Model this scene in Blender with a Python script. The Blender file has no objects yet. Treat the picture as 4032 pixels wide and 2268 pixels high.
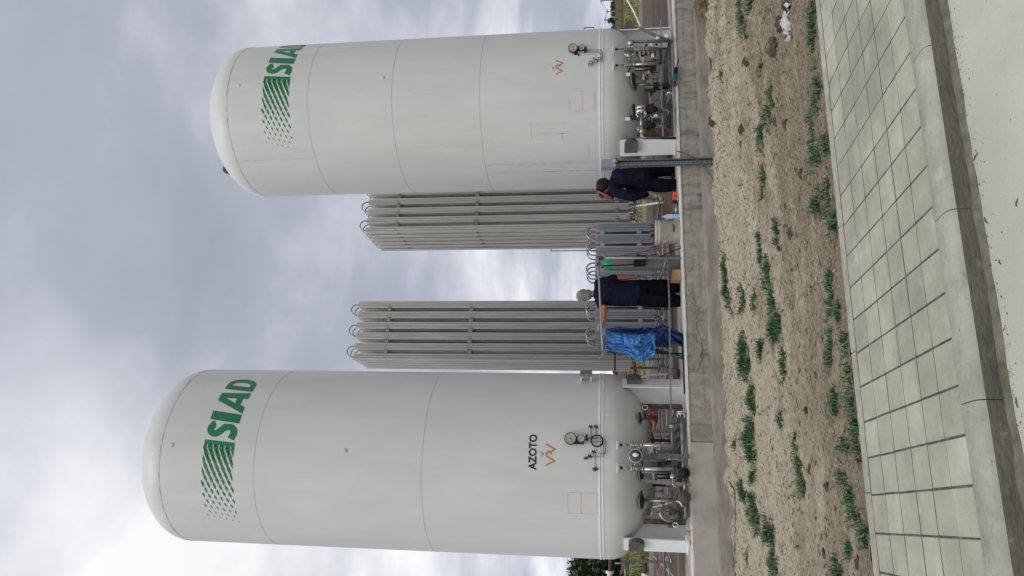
import bpy, bmesh, math, random
from mathutils import Vector, Matrix, noise
random.seed(7)
R_ = math.radians
C = bpy.context.scene.collection
SC = bpy.context.scene

# ------------------------------------------------------------------ camera model (metres; x along the platform edge, y into the site, z up)
F = 1850 * 4032 / 2576
TH, ROLL, YAW = R_(7.91), R_(0.32), R_(17.3)
CAM = Vector((0, -11.4, 1.1))
def ray(x, y):
    u = (2268 - y) - 1134; v = x - 2016
    c, s = math.cos(ROLL), math.sin(ROLL)
    r = u*c - v*s; d = u*s + v*c
    a = r; f = F*math.cos(TH) + d*math.sin(TH); z = F*math.sin(TH) - d*math.cos(TH)
    cy, sy = math.cos(YAW), math.sin(YAW)
    return Vector((a*cy + f*sy, -a*sy + f*cy, z)) / F
def PY(x, y, Y): k = ray(x, y); return CAM + k*((Y - CAM.y)/k.y)
def PZ(x, y, Z): k = ray(x, y); return CAM + k*((Z - CAM.z)/k.z)
def PX(x, y, X): k = ray(x, y); return CAM + k*((X - CAM.x)/k.x)
def zm(ox, oy, s): return lambda a, b, Y: PY(ox + a/s, oy + b/s, Y)

# ------------------------------------------------------------------ materials
MATS = {}
def srgb(h):
    if isinstance(h, str):
        v = [int(h[i:i+2], 16)/255 for i in (0, 2, 4)]
        return tuple(x/12.92 if x <= .04045 else ((x+.055)/1.055)**2.4 for x in v) + (1,)
    return tuple(h) + (1,) if len(h) == 3 else h
def mat(name, col, col2=None, rough=.6, metal=0., scale=6., detail=6., stretch=(1,1,1), lo=.35, hi=.65, bump=0., bscale=40., spec=.5, bdist=.01, dirt=None):
    m = bpy.data.materials.new(name); m.use_nodes = True
    nt = m.node_tree; N = nt.nodes; L = nt.links; b = N['Principled BSDF']
    b.inputs['Roughness'].default_value = rough; b.inputs['Metallic'].default_value = metal
    b.inputs['Specular IOR Level'].default_value = spec
    tc = N.new('ShaderNodeTexCoord'); mp = N.new('ShaderNodeMapping'); mp.inputs['Scale'].default_value = stretch
    L.new(tc.outputs['Object'], mp.inputs['Vector'])
    c1 = srgb(col); c2 = srgb(col2) if col2 else tuple(x*.82 for x in c1[:3]) + (1,)
    n = N.new('ShaderNodeTexNoise'); n.inputs['Scale'].default_value = scale; n.inputs['Detail'].default_value = detail; n.inputs['Roughness'].default_value = .6
    L.new(mp.outputs[0], n.inputs['Vector'])
    cr = N.new('ShaderNodeValToRGB'); cr.color_ramp.elements[0].position = lo; cr.color_ramp.elements[1].position = hi
    cr.color_ramp.elements[0].color = c2; cr.color_ramp.elements[1].color = c1
    L.new(n.outputs['Fac'], cr.inputs['Fac'])
    out = cr.outputs['Color']
    for q, dl in enumerate([dirt] if isinstance(dirt, tuple) else (dirt or [])):   # (colour, scale, stretch, threshold, softness[, amount])
        dc, ds, dst, th, so = dl[:5]
        mp2 = N.new('ShaderNodeMapping'); mp2.inputs['Scale'].default_value = dst; mp2.inputs['Location'].default_value = (3.1+5*q, 7.7, 1.3-3*q)
        L.new(tc.outputs['Object'], mp2.inputs['Vector'])
        n2 = N.new('ShaderNodeTexNoise'); n2.inputs['Scale'].default_value = ds; n2.inputs['Detail'].default_value = 8; n2.inputs['Roughness'].default_value = .65
        L.new(mp2.outputs[0], n2.inputs['Vector'])
        r2 = N.new('ShaderNodeMapRange'); r2.inputs[1].default_value = th; r2.inputs[2].default_value = th + so; r2.inputs[4].default_value = dl[5] if len(dl) > 5 else 1
        L.new(n2.outputs['Fac'], r2.inputs[0])
        mx = N.new('ShaderNodeMix'); mx.data_type = 'RGBA'
        L.new(r2.outputs[0], mx.inputs['Factor']); L.new(out, mx.inputs[6]); mx.inputs[7].default_value = srgb(dc)
        out = mx.outputs[2]
    L.new(out, b.inputs['Base Color'])
    if bump:
        nb = N.new('ShaderNodeTexNoise'); nb.inputs['Scale'].default_value = bscale; nb.inputs['Detail'].default_value = 6
        L.new(mp.outputs[0], nb.inputs['Vector'])
        bp = N.new('ShaderNodeBump'); bp.inputs['Strength'].default_value = bump; bp.inputs['Distance'].default_value = bdist
        L.new(nb.outputs['Fac'], bp.inputs['Height']); L.new(bp.outputs[0], b.inputs['Normal'])
    MATS[name] = m
    return m
M = MATS
mat('tank_paint', (.595,.605,.585), (.55,.56,.54), rough=.42, scale=1.6, stretch=(1.5,1.5,.35), bump=.05, bscale=2.5, bdist=.02,
    dirt=[((.44,.43,.40), 5, (3,3,.14), .60, .25, .5), ((.36,.35,.32), 34, (1,1,.5), .70, .05, .5), ((.65,.655,.64), 1.1, (1,1,.5), .55, .2, .5)])
mat('tank_paint_stained', (.60,.615,.585), (.555,.57,.54), rough=.45, scale=1.6, stretch=(1.5,1.5,.35), bump=.05, bscale=2.5, bdist=.02,
    dirt=[((.40,.385,.345), 4, (2.6,2.6,.16), .60, .2, .6), ((.34,.325,.29), 34, (1,1,.5), .69, .05, .5), ((.66,.67,.645), 1.1, (1,1,.5), .55, .2, .5)])
mat('white_enamel', (.78,.80,.78), (.72,.74,.73), rough=.35, scale=5, dirt=((.35,.27,.17), 9, (1,1,.6), .68, .1))
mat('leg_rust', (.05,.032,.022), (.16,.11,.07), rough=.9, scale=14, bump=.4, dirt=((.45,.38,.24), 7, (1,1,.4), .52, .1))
mat('seam', (.50,.505,.485), rough=.5)
mat('seam_dirt', (.33,.325,.30), (.56,.565,.54), rough=.6, scale=7, lo=.45, hi=.66)
mat('logo_green', (.0,.165,.055), (.0,.13,.04), rough=.45, scale=3, dirt=((.03,.19,.09), 20, (1,1,.4), .62, .1, .5))
mat('letter_black', (.02,.02,.022), rough=.5)
mat('emblem_orange', (.55,.22,.10), (.42,.15,.06), rough=.6, scale=20)
mat('patch', (.60,.575,.56), (.575,.555,.54), rough=.5)
mat('steel', (.44,.43,.41), (.25,.24,.225), rough=.36, metal=.85, scale=9, dirt=((.16,.13,.10), 12, (1,1,1), .62, .1))
mat('bright_steel', (.72,.72,.72), (.5,.5,.5), rough=.28, metal=.9, scale=12)
mat('pipe_grey', (.23,.225,.215), (.13,.125,.12), rough=.55, metal=.3, scale=18, bump=.2, bscale=60)
mat('galv_grey', (.34,.35,.35), (.25,.26,.26), rough=.5, metal=.4, scale=12)
mat('dark_iron', (.075,.07,.066), (.035,.033,.032), rough=.6, scale=14, metal=.2)
mat('black', (.010,.010,.011), (.017,.017,.017), spec=.2, rough=.55, scale=10)
mat('rust', (.075,.045,.03), (.14,.10,.075), rough=.85, scale=25, metal=.1, bump=.4, bscale=60)
mat('dial', (.40,.38,.29), (.34,.325,.25), rough=.3, scale=8)
mat('white_plastic', (.8,.8,.79), (.72,.72,.71), rough=.5)
mat('trunnion', (.085,.078,.074), (.13,.12,.115), spec=.15, rough=.8, scale=12, bump=.2)
mat('fin_alu', (.73,.715,.685), (.57,.56,.535), rough=.42, metal=.35, scale=3, stretch=(9,9,.35), dirt=((.38,.36,.33), 7, (3,3,.25), .58, .15, .6))
mat('fin_blue', (.42,.445,.48), (.35,.37,.40), rough=.5, metal=.3, scale=3, stretch=(6,6,.5))
mat('bracket', (.20,.20,.195), rough=.6, metal=.3)
mat('fin_tie', (.34,.33,.31), (.26,.25,.235), rough=.6, metal=.3)
mat('concrete_face', (.395,.37,.328), (.225,.212,.188), rough=.95, scale=5, stretch=(1.3,1,.8), bump=.8, bscale=24, bdist=.01, lo=.28, hi=.72, spec=.15, detail=12,
    dirt=[((.12,.11,.095), 3.2, (2.6,1,.7), .53, .14, .7), ((.50,.475,.43), 4, (.7,1,3.), .60, .08, .6), ((.06,.055,.048), 24, (1,1,1), .635, .03, .9)])
mat('concrete_new', (.44,.41,.36), (.36,.335,.295), rough=.95, scale=2.2, stretch=(.8,1,1.2), bump=.35, bscale=26, bdist=.004, spec=.15,
    dirt=[((.27,.25,.22), 2.4, (1.2,1,.7), .55, .2, .6), ((.08,.075,.068), 26, (1,1,1), .68, .03, .9)])
mat('concrete_top', (.40,.38,.345), (.30,.285,.26), rough=.9, scale=5, bump=.3, bscale=40, spec=.1)
mat('lip', (.66,.645,.61), (.50,.485,.45), rough=.9, scale=14, bump=.3, bscale=50)
mat('footing', (.36,.335,.29), (.22,.205,.178), rough=.9, scale=4, stretch=(.5,1,2), bump=.7, bscale=18, bdist=.01, dirt=((.12,.11,.095), 9, (.8,1,1), .64, .1))
mat('wet_floor', (.125,.098,.078), (.09,.07,.055), rough=.85, scale=3, bump=.2, spec=.08)
mat('pale_strip', (.36,.345,.31), (.28,.27,.24), rough=.9, scale=4, spec=.1)
mat('mortar', (.20,.185,.135), (.10,.093,.068), rough=.95, scale=10, bump=.6, bscale=30)
mat('joint', (.045,.038,.028), (.13,.112,.085), rough=1., scale=12, bump=.4)
mat('rust_stain', (.25,.08,.025), (.15,.07,.04), rough=.9, scale=30)
mat('dark_stain', (.285,.263,.226), (.225,.207,.176), rough=.85, scale=12)
mat('blade_a', (.022,.078,.030), (.035,.105,.038), rough=.55, scale=9)
mat('blade_b', (.045,.13,.035), (.06,.15,.04), rough=.55, scale=9)
mat('blade_field', (.085,.13,.03), (.04,.065,.018), rough=.8, scale=.6)
mat('blade_dry', (.33,.28,.13), (.20,.17,.07), rough=.7, scale=9)
mat('leaf', (.030,.062,.022), (.016,.036,.014), rough=.6, scale=2.5)
mat('trunk', (.07,.055,.042), rough=.9)
mat('clod', (.035,.025,.017), (.13,.095,.064), rough=1., scale=18, bump=.7)
mat('crumb', (.46,.38,.27), (.20,.155,.105), rough=1., scale=3)
mat('lump', (.20,.15,.095), (.13,.095,.06), rough=1., scale=10, bump=.8, bscale=25)
mat('wood_old', (.16,.11,.075), (.09,.062,.045), rough=.9, scale=12, stretch=(.3,3,3), bump=.4)
mat('wood_pale', (.38,.29,.19), (.30,.22,.14), rough=.85, scale=10, stretch=(.3,3,3))
mat('cardboard', (.36,.22,.115), (.30,.185,.10), rough=.9, scale=6)
mat('cardboard_dark', (.16,.10,.062), (.12,.075,.045), rough=.9, scale=6)
mat('bucket', (.50,.475,.39), (.42,.40,.33), rough=.75, scale=9, dirt=((.30,.28,.22), 12, (1,1,1), .55, .15), bump=.15)
mat('water_plastic', (.35,.52,.72), (.30,.46,.66), rough=.2, scale=6)
mat('cap_blue', (.05,.16,.6), rough=.4)
mat('label_white', (.6,.7,.8), (.3,.45,.65), rough=.5, scale=30)
mat('orange', (.65,.10,.03), (.55,.08,.025), rough=.5)
mat('orange_pipe', (.68,.25,.13), (.6,.2,.1), rough=.5)
mat('teal', (.01,.10,.125), (.008,.08,.10), rough=.4)
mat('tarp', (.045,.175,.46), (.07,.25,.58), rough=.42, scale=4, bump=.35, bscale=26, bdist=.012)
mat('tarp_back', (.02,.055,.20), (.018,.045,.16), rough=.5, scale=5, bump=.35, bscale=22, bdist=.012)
mat('navy', (.008,.009,.022), (.013,.015,.032), spec=.06, rough=.95, scale=12, bump=.3, bscale=14, bdist=.02)
mat('navy_jacket', (.008,.008,.020), (.014,.014,.030), spec=.06, rough=.95, scale=10, bump=.3, bscale=14, bdist=.02)
mat('trouser', (.004,.004,.007), (.008,.008,.012), spec=.05, rough=.95, scale=10, bump=.3, bscale=12, bdist=.02)
mat('trouser_navy', (.005,.005,.012), (.009,.009,.018), spec=.05, rough=.95, scale=10, bump=.3, bscale=12, bdist=.02)
mat('skin', (.40,.17,.10), (.33,.13,.075), rough=.55, scale=8)
mat('hair_grey', (.31,.30,.28), (.09,.087,.082), rough=.8, scale=38, bump=.6, bscale=60)
mat('glove', (.42,.37,.30), (.30,.26,.21), rough=.9, scale=25)
mat('glove_dark', (.10,.075,.05), (.42,.37,.30), rough=.9, scale=18)
mat('helmet_red', (.20,.032,.042), (.16,.025,.033), rough=.35)
mat('red', (.36,.02,.02), rough=.5)
mat('red_hose', (.22,.015,.02), rough=.5)
mat('blanket_red', (.55,.25,.24), (.22,.02,.025), rough=.9, scale=5, lo=.45, hi=.55)
mat('green_cap', (.03,.24,.12), (.02,.19,.095), rough=.4)
mat('cyl_grey', (.155,.155,.155), (.12,.12,.12), rough=.45, scale=5)
mat('post_grey', (.17,.19,.20), (.135,.15,.16), rough=.45, metal=.35, scale=9)
mat('socket_grey', (.26,.28,.32), (.22,.24,.28), rough=.5)
mat('yellow', (.6,.52,.03), rough=.5)
mat('lime', (.42,.5,.05), rough=.5)
mat('hose_green', (.012,.06,.035), rough=.5)
mat('pole_wood', (.22,.20,.18), rough=.9)
mat('plastic_bag', (.52,.52,.50), (.40,.40,.385), rough=.4, scale=15)
mat('eye', (.05,.04,.03), rough=.3)

# ------------------------------------------------------------------ mesh builder
class MB:
    def __init__(s): s.v = []; s.f = []; s.sm = []; s.starts = []
    def add(s, vs, fs, smooth=False):
        s.starts.append((len(s.v), len(s.f))); o = len(s.v); s.v += [Vector(p) for p in vs]; s.f += [tuple(i+o for i in f) for f in fs]; s.sm += [smooth]*len(fs); return s
    def box(s, c, size, rot=None):
        c = Vector(c); h = Vector(size)/2
        P = [Vector((x*h.x, y*h.y, z*h.z)) for z in (-1,1) for y in (-1,1) for x in (-1,1)]
        if rot is not None: P = [rot @ p for p in P]
        return s.add([c+p for p in P], [(0,2,3,1),(4,5,7,6),(0,1,5,4),(2,6,7,3),(0,4,6,2),(1,3,7,5)])
    def bar(s, a, b, w, t, up=(0,0,1)):      # rectangular bar from a to b
        a, b = Vector(a), Vector(b); d = (b-a); L = d.length; d.normalize()
        u = Vector(up)
        if abs(d.dot(u)) > .97: u = Vector((0,1,0))
        x = d.cross(u).normalized(); y = x.cross(d).normalized()
        m = Matrix((x, y, d)).transposed()
        return s.box((a+b)/2, (w, t, L), m)
    def tube(s, pts, r, seg=10, cap=True):
        pts = [Vector(p) for p in pts]; n = len(pts)
        rs = r if isinstance(r, (list, tuple)) else [r]*n
        T = []
        for i in range(n):
            t = (pts[min(i+1,n-1)] - pts[max(i-1,0)]); T.append(t.normalized() if t.length > 1e-9 else Vector((0,0,1)))
        u = T[0].orthogonal().normalized(); vs = []
        for i in range(n):
            u = (u - T[i]*u.dot(T[i])); u = u.normalized() if u.length > 1e-6 else T[i].orthogonal().normalized()
            w = T[i].cross(u)
            for k in range(seg):
                a = 2*math.pi*k/seg; vs.append(pts[i] + (u*math.cos(a) + w*math.sin(a))*rs[i])
        fs = [(i*seg+k, i*seg+(k+1)%seg, (i+1)*seg+(k+1)%seg, (i+1)*seg+k) for i in range(n-1) for k in range(seg)]
        s.add(vs, fs, True)
        if cap:
            o = len(s.v) - len(vs)
            s.f += [tuple(o+k for k in reversed(range(seg))), tuple(o+(n-1)*seg+k for k in range(seg))]; s.sm += [False, False]
        return s
    def curve(s, pts, r, seg=10, n=6):       # smooth tube through points (Catmull-Rom)
        p = [Vector(q) for q in pts]; p = [p[0]*2-p[1]] + p + [p[-1]*2-p[-2]]; out = []
        for i in range(1, len(p)-2):
            for k in range(n):
                t = k/n; a, b, c, d = p[i-1:i+3]
                out.append(.5*((2*b)+(c-a)*t+(2*a-5*b+4*c-d)*t*t+(3*b-a-3*c+d)*t**3))
        out.append(p[-2]); return s.tube(out, r, seg)
    def cyl(s, c, axis, r, h, seg=20, r2=None):
        a = Vector(axis).normalized(); c = Vector(c)
        return s.tube([c-a*h/2, c+a*h/2], [r, r if r2 is None else r2], seg)
    def ring(s, c, axis, R, r, seg=28, seg2=8, a0=0, a1=2*math.pi):
        a = Vector(axis).normalized(); u = a.orthogonal().normalized(); w = a.cross(u); c = Vector(c)
        full = abs(a1-a0-2*math.pi) < 1e-6; n = seg
        pts = [c + (u*math.cos(a0+(a1-a0)*k/n)+w*math.sin(a0+(a1-a0)*k/n))*R for k in range(n+1)]
        return s.tube(pts, r, seg2, cap=not full)
    def lathe(s, prof, c, seg=48, axis=None, smooth=True):
        c = Vector(c); n = len(prof)
        if axis is None: X, Y, Z = Vector((1,0,0)), Vector((0,1,0)), Vector((0,0,1))
        else:
            Z = Vector(axis).normalized(); X = Z.orthogonal().normalized(); Y = Z.cross(X)
        vs = [c + X*(r*math.cos(2*math.pi*k/seg)) + Y*(r*math.sin(2*math.pi*k/seg)) + Z*z for r, z in prof for k in range(seg)]
        fs = [(i*seg+k, i*seg+(k+1)%seg, (i+1)*seg+(k+1)%seg, (i+1)*seg+k) for i in range(n-1) for k in range(seg)]
        s.add(vs, fs, smooth)
        return s
    def ell(s, c, r, rot=None, seg=16, rings=10):
        c = Vector(c); vs = []; 
        for i in range(rings+1):
            p = math.pi*i/rings
            for k in range(seg):
                t = 2*math.pi*k/seg; q = Vector((r[0]*math.sin(p)*math.cos(t), r[1]*math.sin(p)*math.sin(t), -r[2]*math.cos(p)))
                vs.append(c + (rot @ q if rot is not None else q))
        fs = [(i*seg+k, i*seg+(k+1)%seg, (i+1)*seg+(k+1)%seg, (i+1)*seg+k) for i in range(rings) for k in range(seg)]
        return s.add(vs, fs, True)
    def prism(s, poly, vec):                 # polygon (3-D points) swept along vec
        p = [Vector(q) for q in poly]; n = len(p); v = Vector(vec)
        return s.add(p + [q+v for q in p], [tuple(reversed(range(n))), tuple(range(n, 2*n))] + [(i, (i+1)%n, (i+1)%n+n, i+n) for i in range(n)])
    def mesh(s, name, off=Vector()):
        me = bpy.data.meshes.new(name); me.from_pydata([tuple(p-off) for p in s.v], [], s.f)
        me.polygons.foreach_set('use_smooth', s.sm); me.update()
        bm = bmesh.new(); bm.from_mesh(me); bmesh.ops.recalc_face_normals(bm, faces=bm.faces); bm.to_mesh(me); bm.free()
        return me
    def parts(s, name, m, parent):          # every piece added becomes a part of its own
        st = s.starts + [(len(s.v), len(s.f))]; r = []
        for (a, b), (c, d) in zip(st[:-1], st[1:]):
            q = MB(); q.v = s.v[a:c]; q.f = [tuple(i-a for i in f) for f in s.f[b:d]]; q.sm = s.sm[b:d]; r.append(q.build(name, m, parent))
        return r
    def build(s, name, m, parent=None, extra=None):
        off = parent['_o'] if parent is not None else None
        off = Vector(off) if off is not None else Vector()
        me = s.mesh(name, off)
        for k in (m if isinstance(m, (list, tuple)) else [m]): me.materials.append(M[k])
        o = bpy.data.objects.new(name, me); C.objects.link(o)
        if parent is not None: o.parent = parent
        o['_o'] = tuple(off)
        return o
OWN = []
def tag(o, label, cat, group=None):
    o['label'] = label; o['category'] = cat
    if group: o['group'] = group
    return o
def thing(name, label, cat, loc, group=None):
    o = bpy.data.objects.new(name, None); C.objects.link(o); o.location = loc; o.empty_display_size = .1
    o['_o'] = tuple(loc); return tag(o, label, cat, group)
def struct(o): o['kind'] = 'structure'; return o
def stuff(o, label=None, cat=None):
    o['kind'] = 'stuff'
    if label: tag(o, label, cat)
    return o
def solo(mb, name, m, label, cat, group=None):       # a thing that is one mesh, origin at its base
    c = Vector((sum(p.x for p in mb.v)/len(mb.v), sum(p.y for p in mb.v)/len(mb.v), min(p.z for p in mb.v)))
    me = mb.mesh(name, c)
    for k in (m if isinstance(m, (list, tuple)) else [m]): me.materials.append(M[k])
    o = bpy.data.objects.new(name, me); C.objects.link(o); o.location = c; o['_o'] = tuple(c)
    return tag(o, label, cat, group)
def mesh_obj(name, me, m, parent=None):
    if m: me.materials.append(M[m])
    o = bpy.data.objects.new(name, me); C.objects.link(o)
    if parent is not None: o.parent = parent; o['_o'] = parent['_o']
    return o
def fbm(x, y, z=0, o=4):
    return noise.fractal(Vector((x, y, z)), .6, 2.1, o, noise_basis='PERLIN_ORIGINAL')

# ================================================================== SETTING
def grid_sheet(name, xs, ys, zf, m):
    nx, ny = len(xs), len(ys)
    vs = [(x, y, zf(x, y)) for y in ys for x in xs]
    fs = [(j*nx+i, j*nx+i+1, (j+1)*nx+i+1, (j+1)*nx+i) for j in range(ny-1) for i in range(nx-1)]
    mb = MB(); mb.add(vs, fs, True); return struct(mb.build(name, m))
def frange(a, b, s):
    n = max(1, round((b-a)/s)); return [a+(b-a)*i/n for i in range(n+1)]

# --- dirt material: dry pale crust over brown soil, straw and crumbs
def dirt_material():
    m = bpy.data.materials.new('dirt'); m.use_nodes = True; M['dirt'] = m
    nt = m.node_tree; N = nt.nodes; L = nt.links; b = N['Principled BSDF']; b.inputs['Roughness'].default_value = 1; b.inputs['Specular IOR Level'].default_value = .1
    tc = N.new('ShaderNodeTexCoord')
    def nz(scale, st, det=8, ro=.65):
        mp = N.new('ShaderNodeMapping'); mp.inputs['Scale'].default_value = st; L.new(tc.outputs['Object'], mp.inputs[0])
        n = N.new('ShaderNodeTexNoise'); n.inputs['Scale'].default_value = scale; n.inputs['Detail'].default_value = det; n.inputs['Roughness'].default_value = ro
        L.new(mp.outputs[0], n.inputs['Vector']); return n.outputs['Fac']
    def ramp(f, a, bb, c1, c2):
        r = N.new('ShaderNodeValToRGB'); r.color_ramp.elements[0].position = a; r.color_ramp.elements[1].position = bb
        r.color_ramp.elements[0].color = c1; r.color_ramp.elements[1].color = c2; L.new(f, r.inputs[0]); return r.outputs[0]
    def mix(f, a, bb):
        x = N.new('ShaderNodeMix'); x.data_type = 'RGBA'
        L.new(f, x.inputs['Factor']) if not isinstance(f, float) else setattr(x.inputs['Factor'], 'default_value', f)
        for i, k in ((6, a), (7, bb)):
            L.new(k, x.inputs[i]) if not isinstance(k, tuple) else setattr(x.inputs[i], 'default_value', k)
        return x.outputs[2]
    soil = ramp(nz(26, (1,1.6,1), 12, .8), .37, .63, (.155,.12,.079,1), (.62,.52,.38,1))
    pale = ramp(nz(30, (.7,2.2,1), 12, .78), .34, .66, (.44,.37,.255,1), (.86,.78,.60,1))
    sep = N.new('ShaderNodeSeparateXYZ'); L.new(tc.outputs['Object'], sep.inputs[0])
    # pale crust lies in a broad band towards the platform on the left; darker loose soil by the pavement
    zone = N.new('ShaderNodeMath'); zone.operation = 'MULTIPLY_ADD'; L.new(sep.outputs['Y'], zone.inputs[0]); zone.inputs[1].default_value = .085; zone.inputs[2].default_value = .46
    zx = N.new('ShaderNodeMath'); zx.operation = 'MULTIPLY_ADD'; L.new(sep.outputs['X'], zx.inputs[0]); zx.inputs[1].default_value = -.034; L.new(zone.outputs[0], zx.inputs[2])
    ad = N.new('ShaderNodeMath'); ad.operation = 'ADD'; L.new(nz(1.5, (.5,1.5,1), 8, .7), ad.inputs[0]); L.new(zx.outputs[0], ad.inputs[1])
    mr = N.new('ShaderNodeMapRange'); mr.inputs[1].default_value = .46; mr.inputs[2].default_value = .66; L.new(ad.outputs[0], mr.inputs[0])
    col = mix(mr.outputs[0], soil, pale)
    streak = N.new('ShaderNodeMapRange'); streak.inputs[1].default_value = .56; streak.inputs[2].default_value = .7; L.new(nz(7, (.35,4.5,1), 6, .6), streak.inputs[0])
    sm = N.new('ShaderNodeMath'); sm.operation = 'MULTIPLY'; L.new(streak.outputs[0], sm.inputs[0]); sm.inputs[1].default_value = .45
    col = mix(sm.outputs[0], col, (.19,.145,.10,1))
    dk = N.new('ShaderNodeMapRange'); dk.inputs[1].default_value = .56; dk.inputs[2].default_value = .64; dk.inputs[4].default_value = .85; L.new(nz(17, (.7,1.6,1), 5, .6), dk.inputs[0])
    col = mix(dk.outputs[0], col, (.10,.074,.044,1))
    vor = N.new('ShaderNodeTexVoronoi'); vor.inputs['Scale'].default_value = 55; vor.inputs['Randomness'].default_value = 1; L.new(tc.outputs['Object'], vor.inputs[0])
    vr = N.new('ShaderNodeMapRange'); vr.inputs[1].default_value = .05; vr.inputs[2].default_value = .22; vr.inputs[3].default_value = .55; vr.inputs[4].default_value = 0; L.new(vor.outputs['Distance'], vr.inputs[0])
    wn = N.new('ShaderNodeMath'); wn.operation = 'GREATER_THAN'; wn.inputs[1].default_value = .62
    sc = N.new('ShaderNodeSeparateColor'); L.new(vor.outputs['Color'], sc.inputs[0]); L.new(sc.outputs[0], wn.inputs[0])
    vm = N.new('ShaderNodeMath'); vm.operation = 'MULTIPLY'; L.new(vr.outputs[0], vm.inputs[0]); L.new(wn.outputs[0], vm.inputs[1])
    col = mix(vm.outputs[0], col, (.72,.64,.47,1))
    L.new(col, b.inputs['Base Color'])
    bp = N.new('ShaderNodeBump'); bp.inputs['Strength'].default_value = 1; bp.inputs['Distance'].default_value = .06
    a2 = N.new('ShaderNodeMath'); a2.operation = 'ADD'; L.new(nz(34, (.8,1.3,1), 10, .75), a2.inputs[0]); L.new(vm.outputs[0], a2.inputs[1])
    L.new(a2.outputs[0], bp.inputs['Height']); L.new(bp.outputs[0], b.inputs['Normal'])
dirt_material()
def field_material(name, cols, scale):
    m = bpy.data.materials.new(name); m.use_nodes = True; M[name] = m
    nt = m.node_tree; N = nt.nodes; L = nt.links; b = N['Principled BSDF']; b.inputs['Roughness'].default_value = 1; b.inputs['Specular IOR Level'].default_value = .05
    tc = N.new('ShaderNodeTexCoord')
    n = N.new('ShaderNodeTexNoise'); n.inputs['Scale'].default_value = scale; n.inputs['Detail'].default_value = 12; n.inputs['Roughness'].default_value = .75; L.new(tc.outputs['Object'], n.inputs['Vector'])
    r = N.new('ShaderNodeValToRGB'); L.new(n.outputs['Fac'], r.inputs[0])
    r.color_ramp.elements[0].position = .36; r.color_ramp.elements[0].color = cols[0] + (1,)
    r.color_ramp.elements[1].position = .64; r.color_ramp.elements[1].color = cols[-1] + (1,)
    for i, c in enumerate(cols[1:-1]):
        e = r.color_ramp.elements.new(.36 + .28*(i+1)/(len(cols)-1)); e.color = c + (1,)
    L.new(r.outputs[0], b.inputs['Base Color'])
field_material('grass_field', [(.03,.042,.012), (.085,.11,.025), (.20,.18,.06), (.33,.28,.13)], .8)
field_material('crop_green', [(.03,.075,.02), (.055,.115,.028), (.09,.14,.04)], .3)
field_material('ploughed', [(.075,.045,.03), (.12,.075,.05), (.16,.115,.075)], .25)

def dirt_z(x, y):
    t = (y + 5.84)/5.84
    base = -.615*(1-t) - .565*t - .02*math.sin(max(0, min(1, t))*math.pi)
    rt_ = 1+.8*max(0, min(1, (x-4.)/3))
    h = .055*fbm(x*.6, y*1.1, 3, 4) + .040*rt_*fbm(x*2.6, y*4.2, 9, 5) + .024*rt_*fbm(x*10, y*13, 2, 3)
    edge = min(1, max(0, (t-.0)*5))
    ridge = .055*math.exp(-((y+.32)/.28)**2)*(0.6+fbm(x*1.3, 4, 1, 3)) + .06*math.exp(-((y+.1)/.1)**2)*max(0, fbm(x*1.1+5, 2, 7, 3)+.1)
    return base + h*(.35+.65*edge) + ridge
xs = frange(-14, -1.4, .5) + frange(-1.36, 9.6, .035) + frange(9.7, 30, .5)
ys = frange(-5.86, .02, .035)
grid_sheet('dirt_ground', xs, ys, dirt_z, 'dirt')
gm = MB()
gm.add([(-1500,-1500,-.80),(1500,-1500,-.80),(1500,1500,-.80),(-1500,1500,-.80)], [(0,1,2,3)])
struct(gm.build('ground', 'grass_field'))
gx = [-1500,-300,-80] + frange(-40, 60, 2.5) + [120, 400, 1500]
gy = frange(2.0, 40, 2.0) + [46, 52, 60, 70, 80, 88, 96]
grid_sheet('field', gx, gy, lambda x, y: -.62 + .16*fbm(x*.12, y*.12, 1, 4) if 6 < y < 90 else -.66, 'grass_field')
grid_sheet('crop_strip', [-1500, 0, 1500], [95.5, 103, 112], lambda x, y: -.55, 'crop_green')
grid_sheet('ploughed_field', [-1500, 0, 1500], [111.5, 200, 360], lambda x, y: -.50, 'ploughed')
grid_sheet('far_field', [-1500, 0, 1500], [359, 800, 1500], lambda x, y: -.45, 'crop_green')
# bare soil bank behind the platform on the left
grid_sheet('soil_bank', frange(-12, 1.2, .4), frange(11.0, 20, .4), lambda x, y: -.5 + .3*max(0, 1-abs(y-14.5)/4.0) + .10*fbm(x*.7, y*.7, 2, 4), 'dirt')

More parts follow.
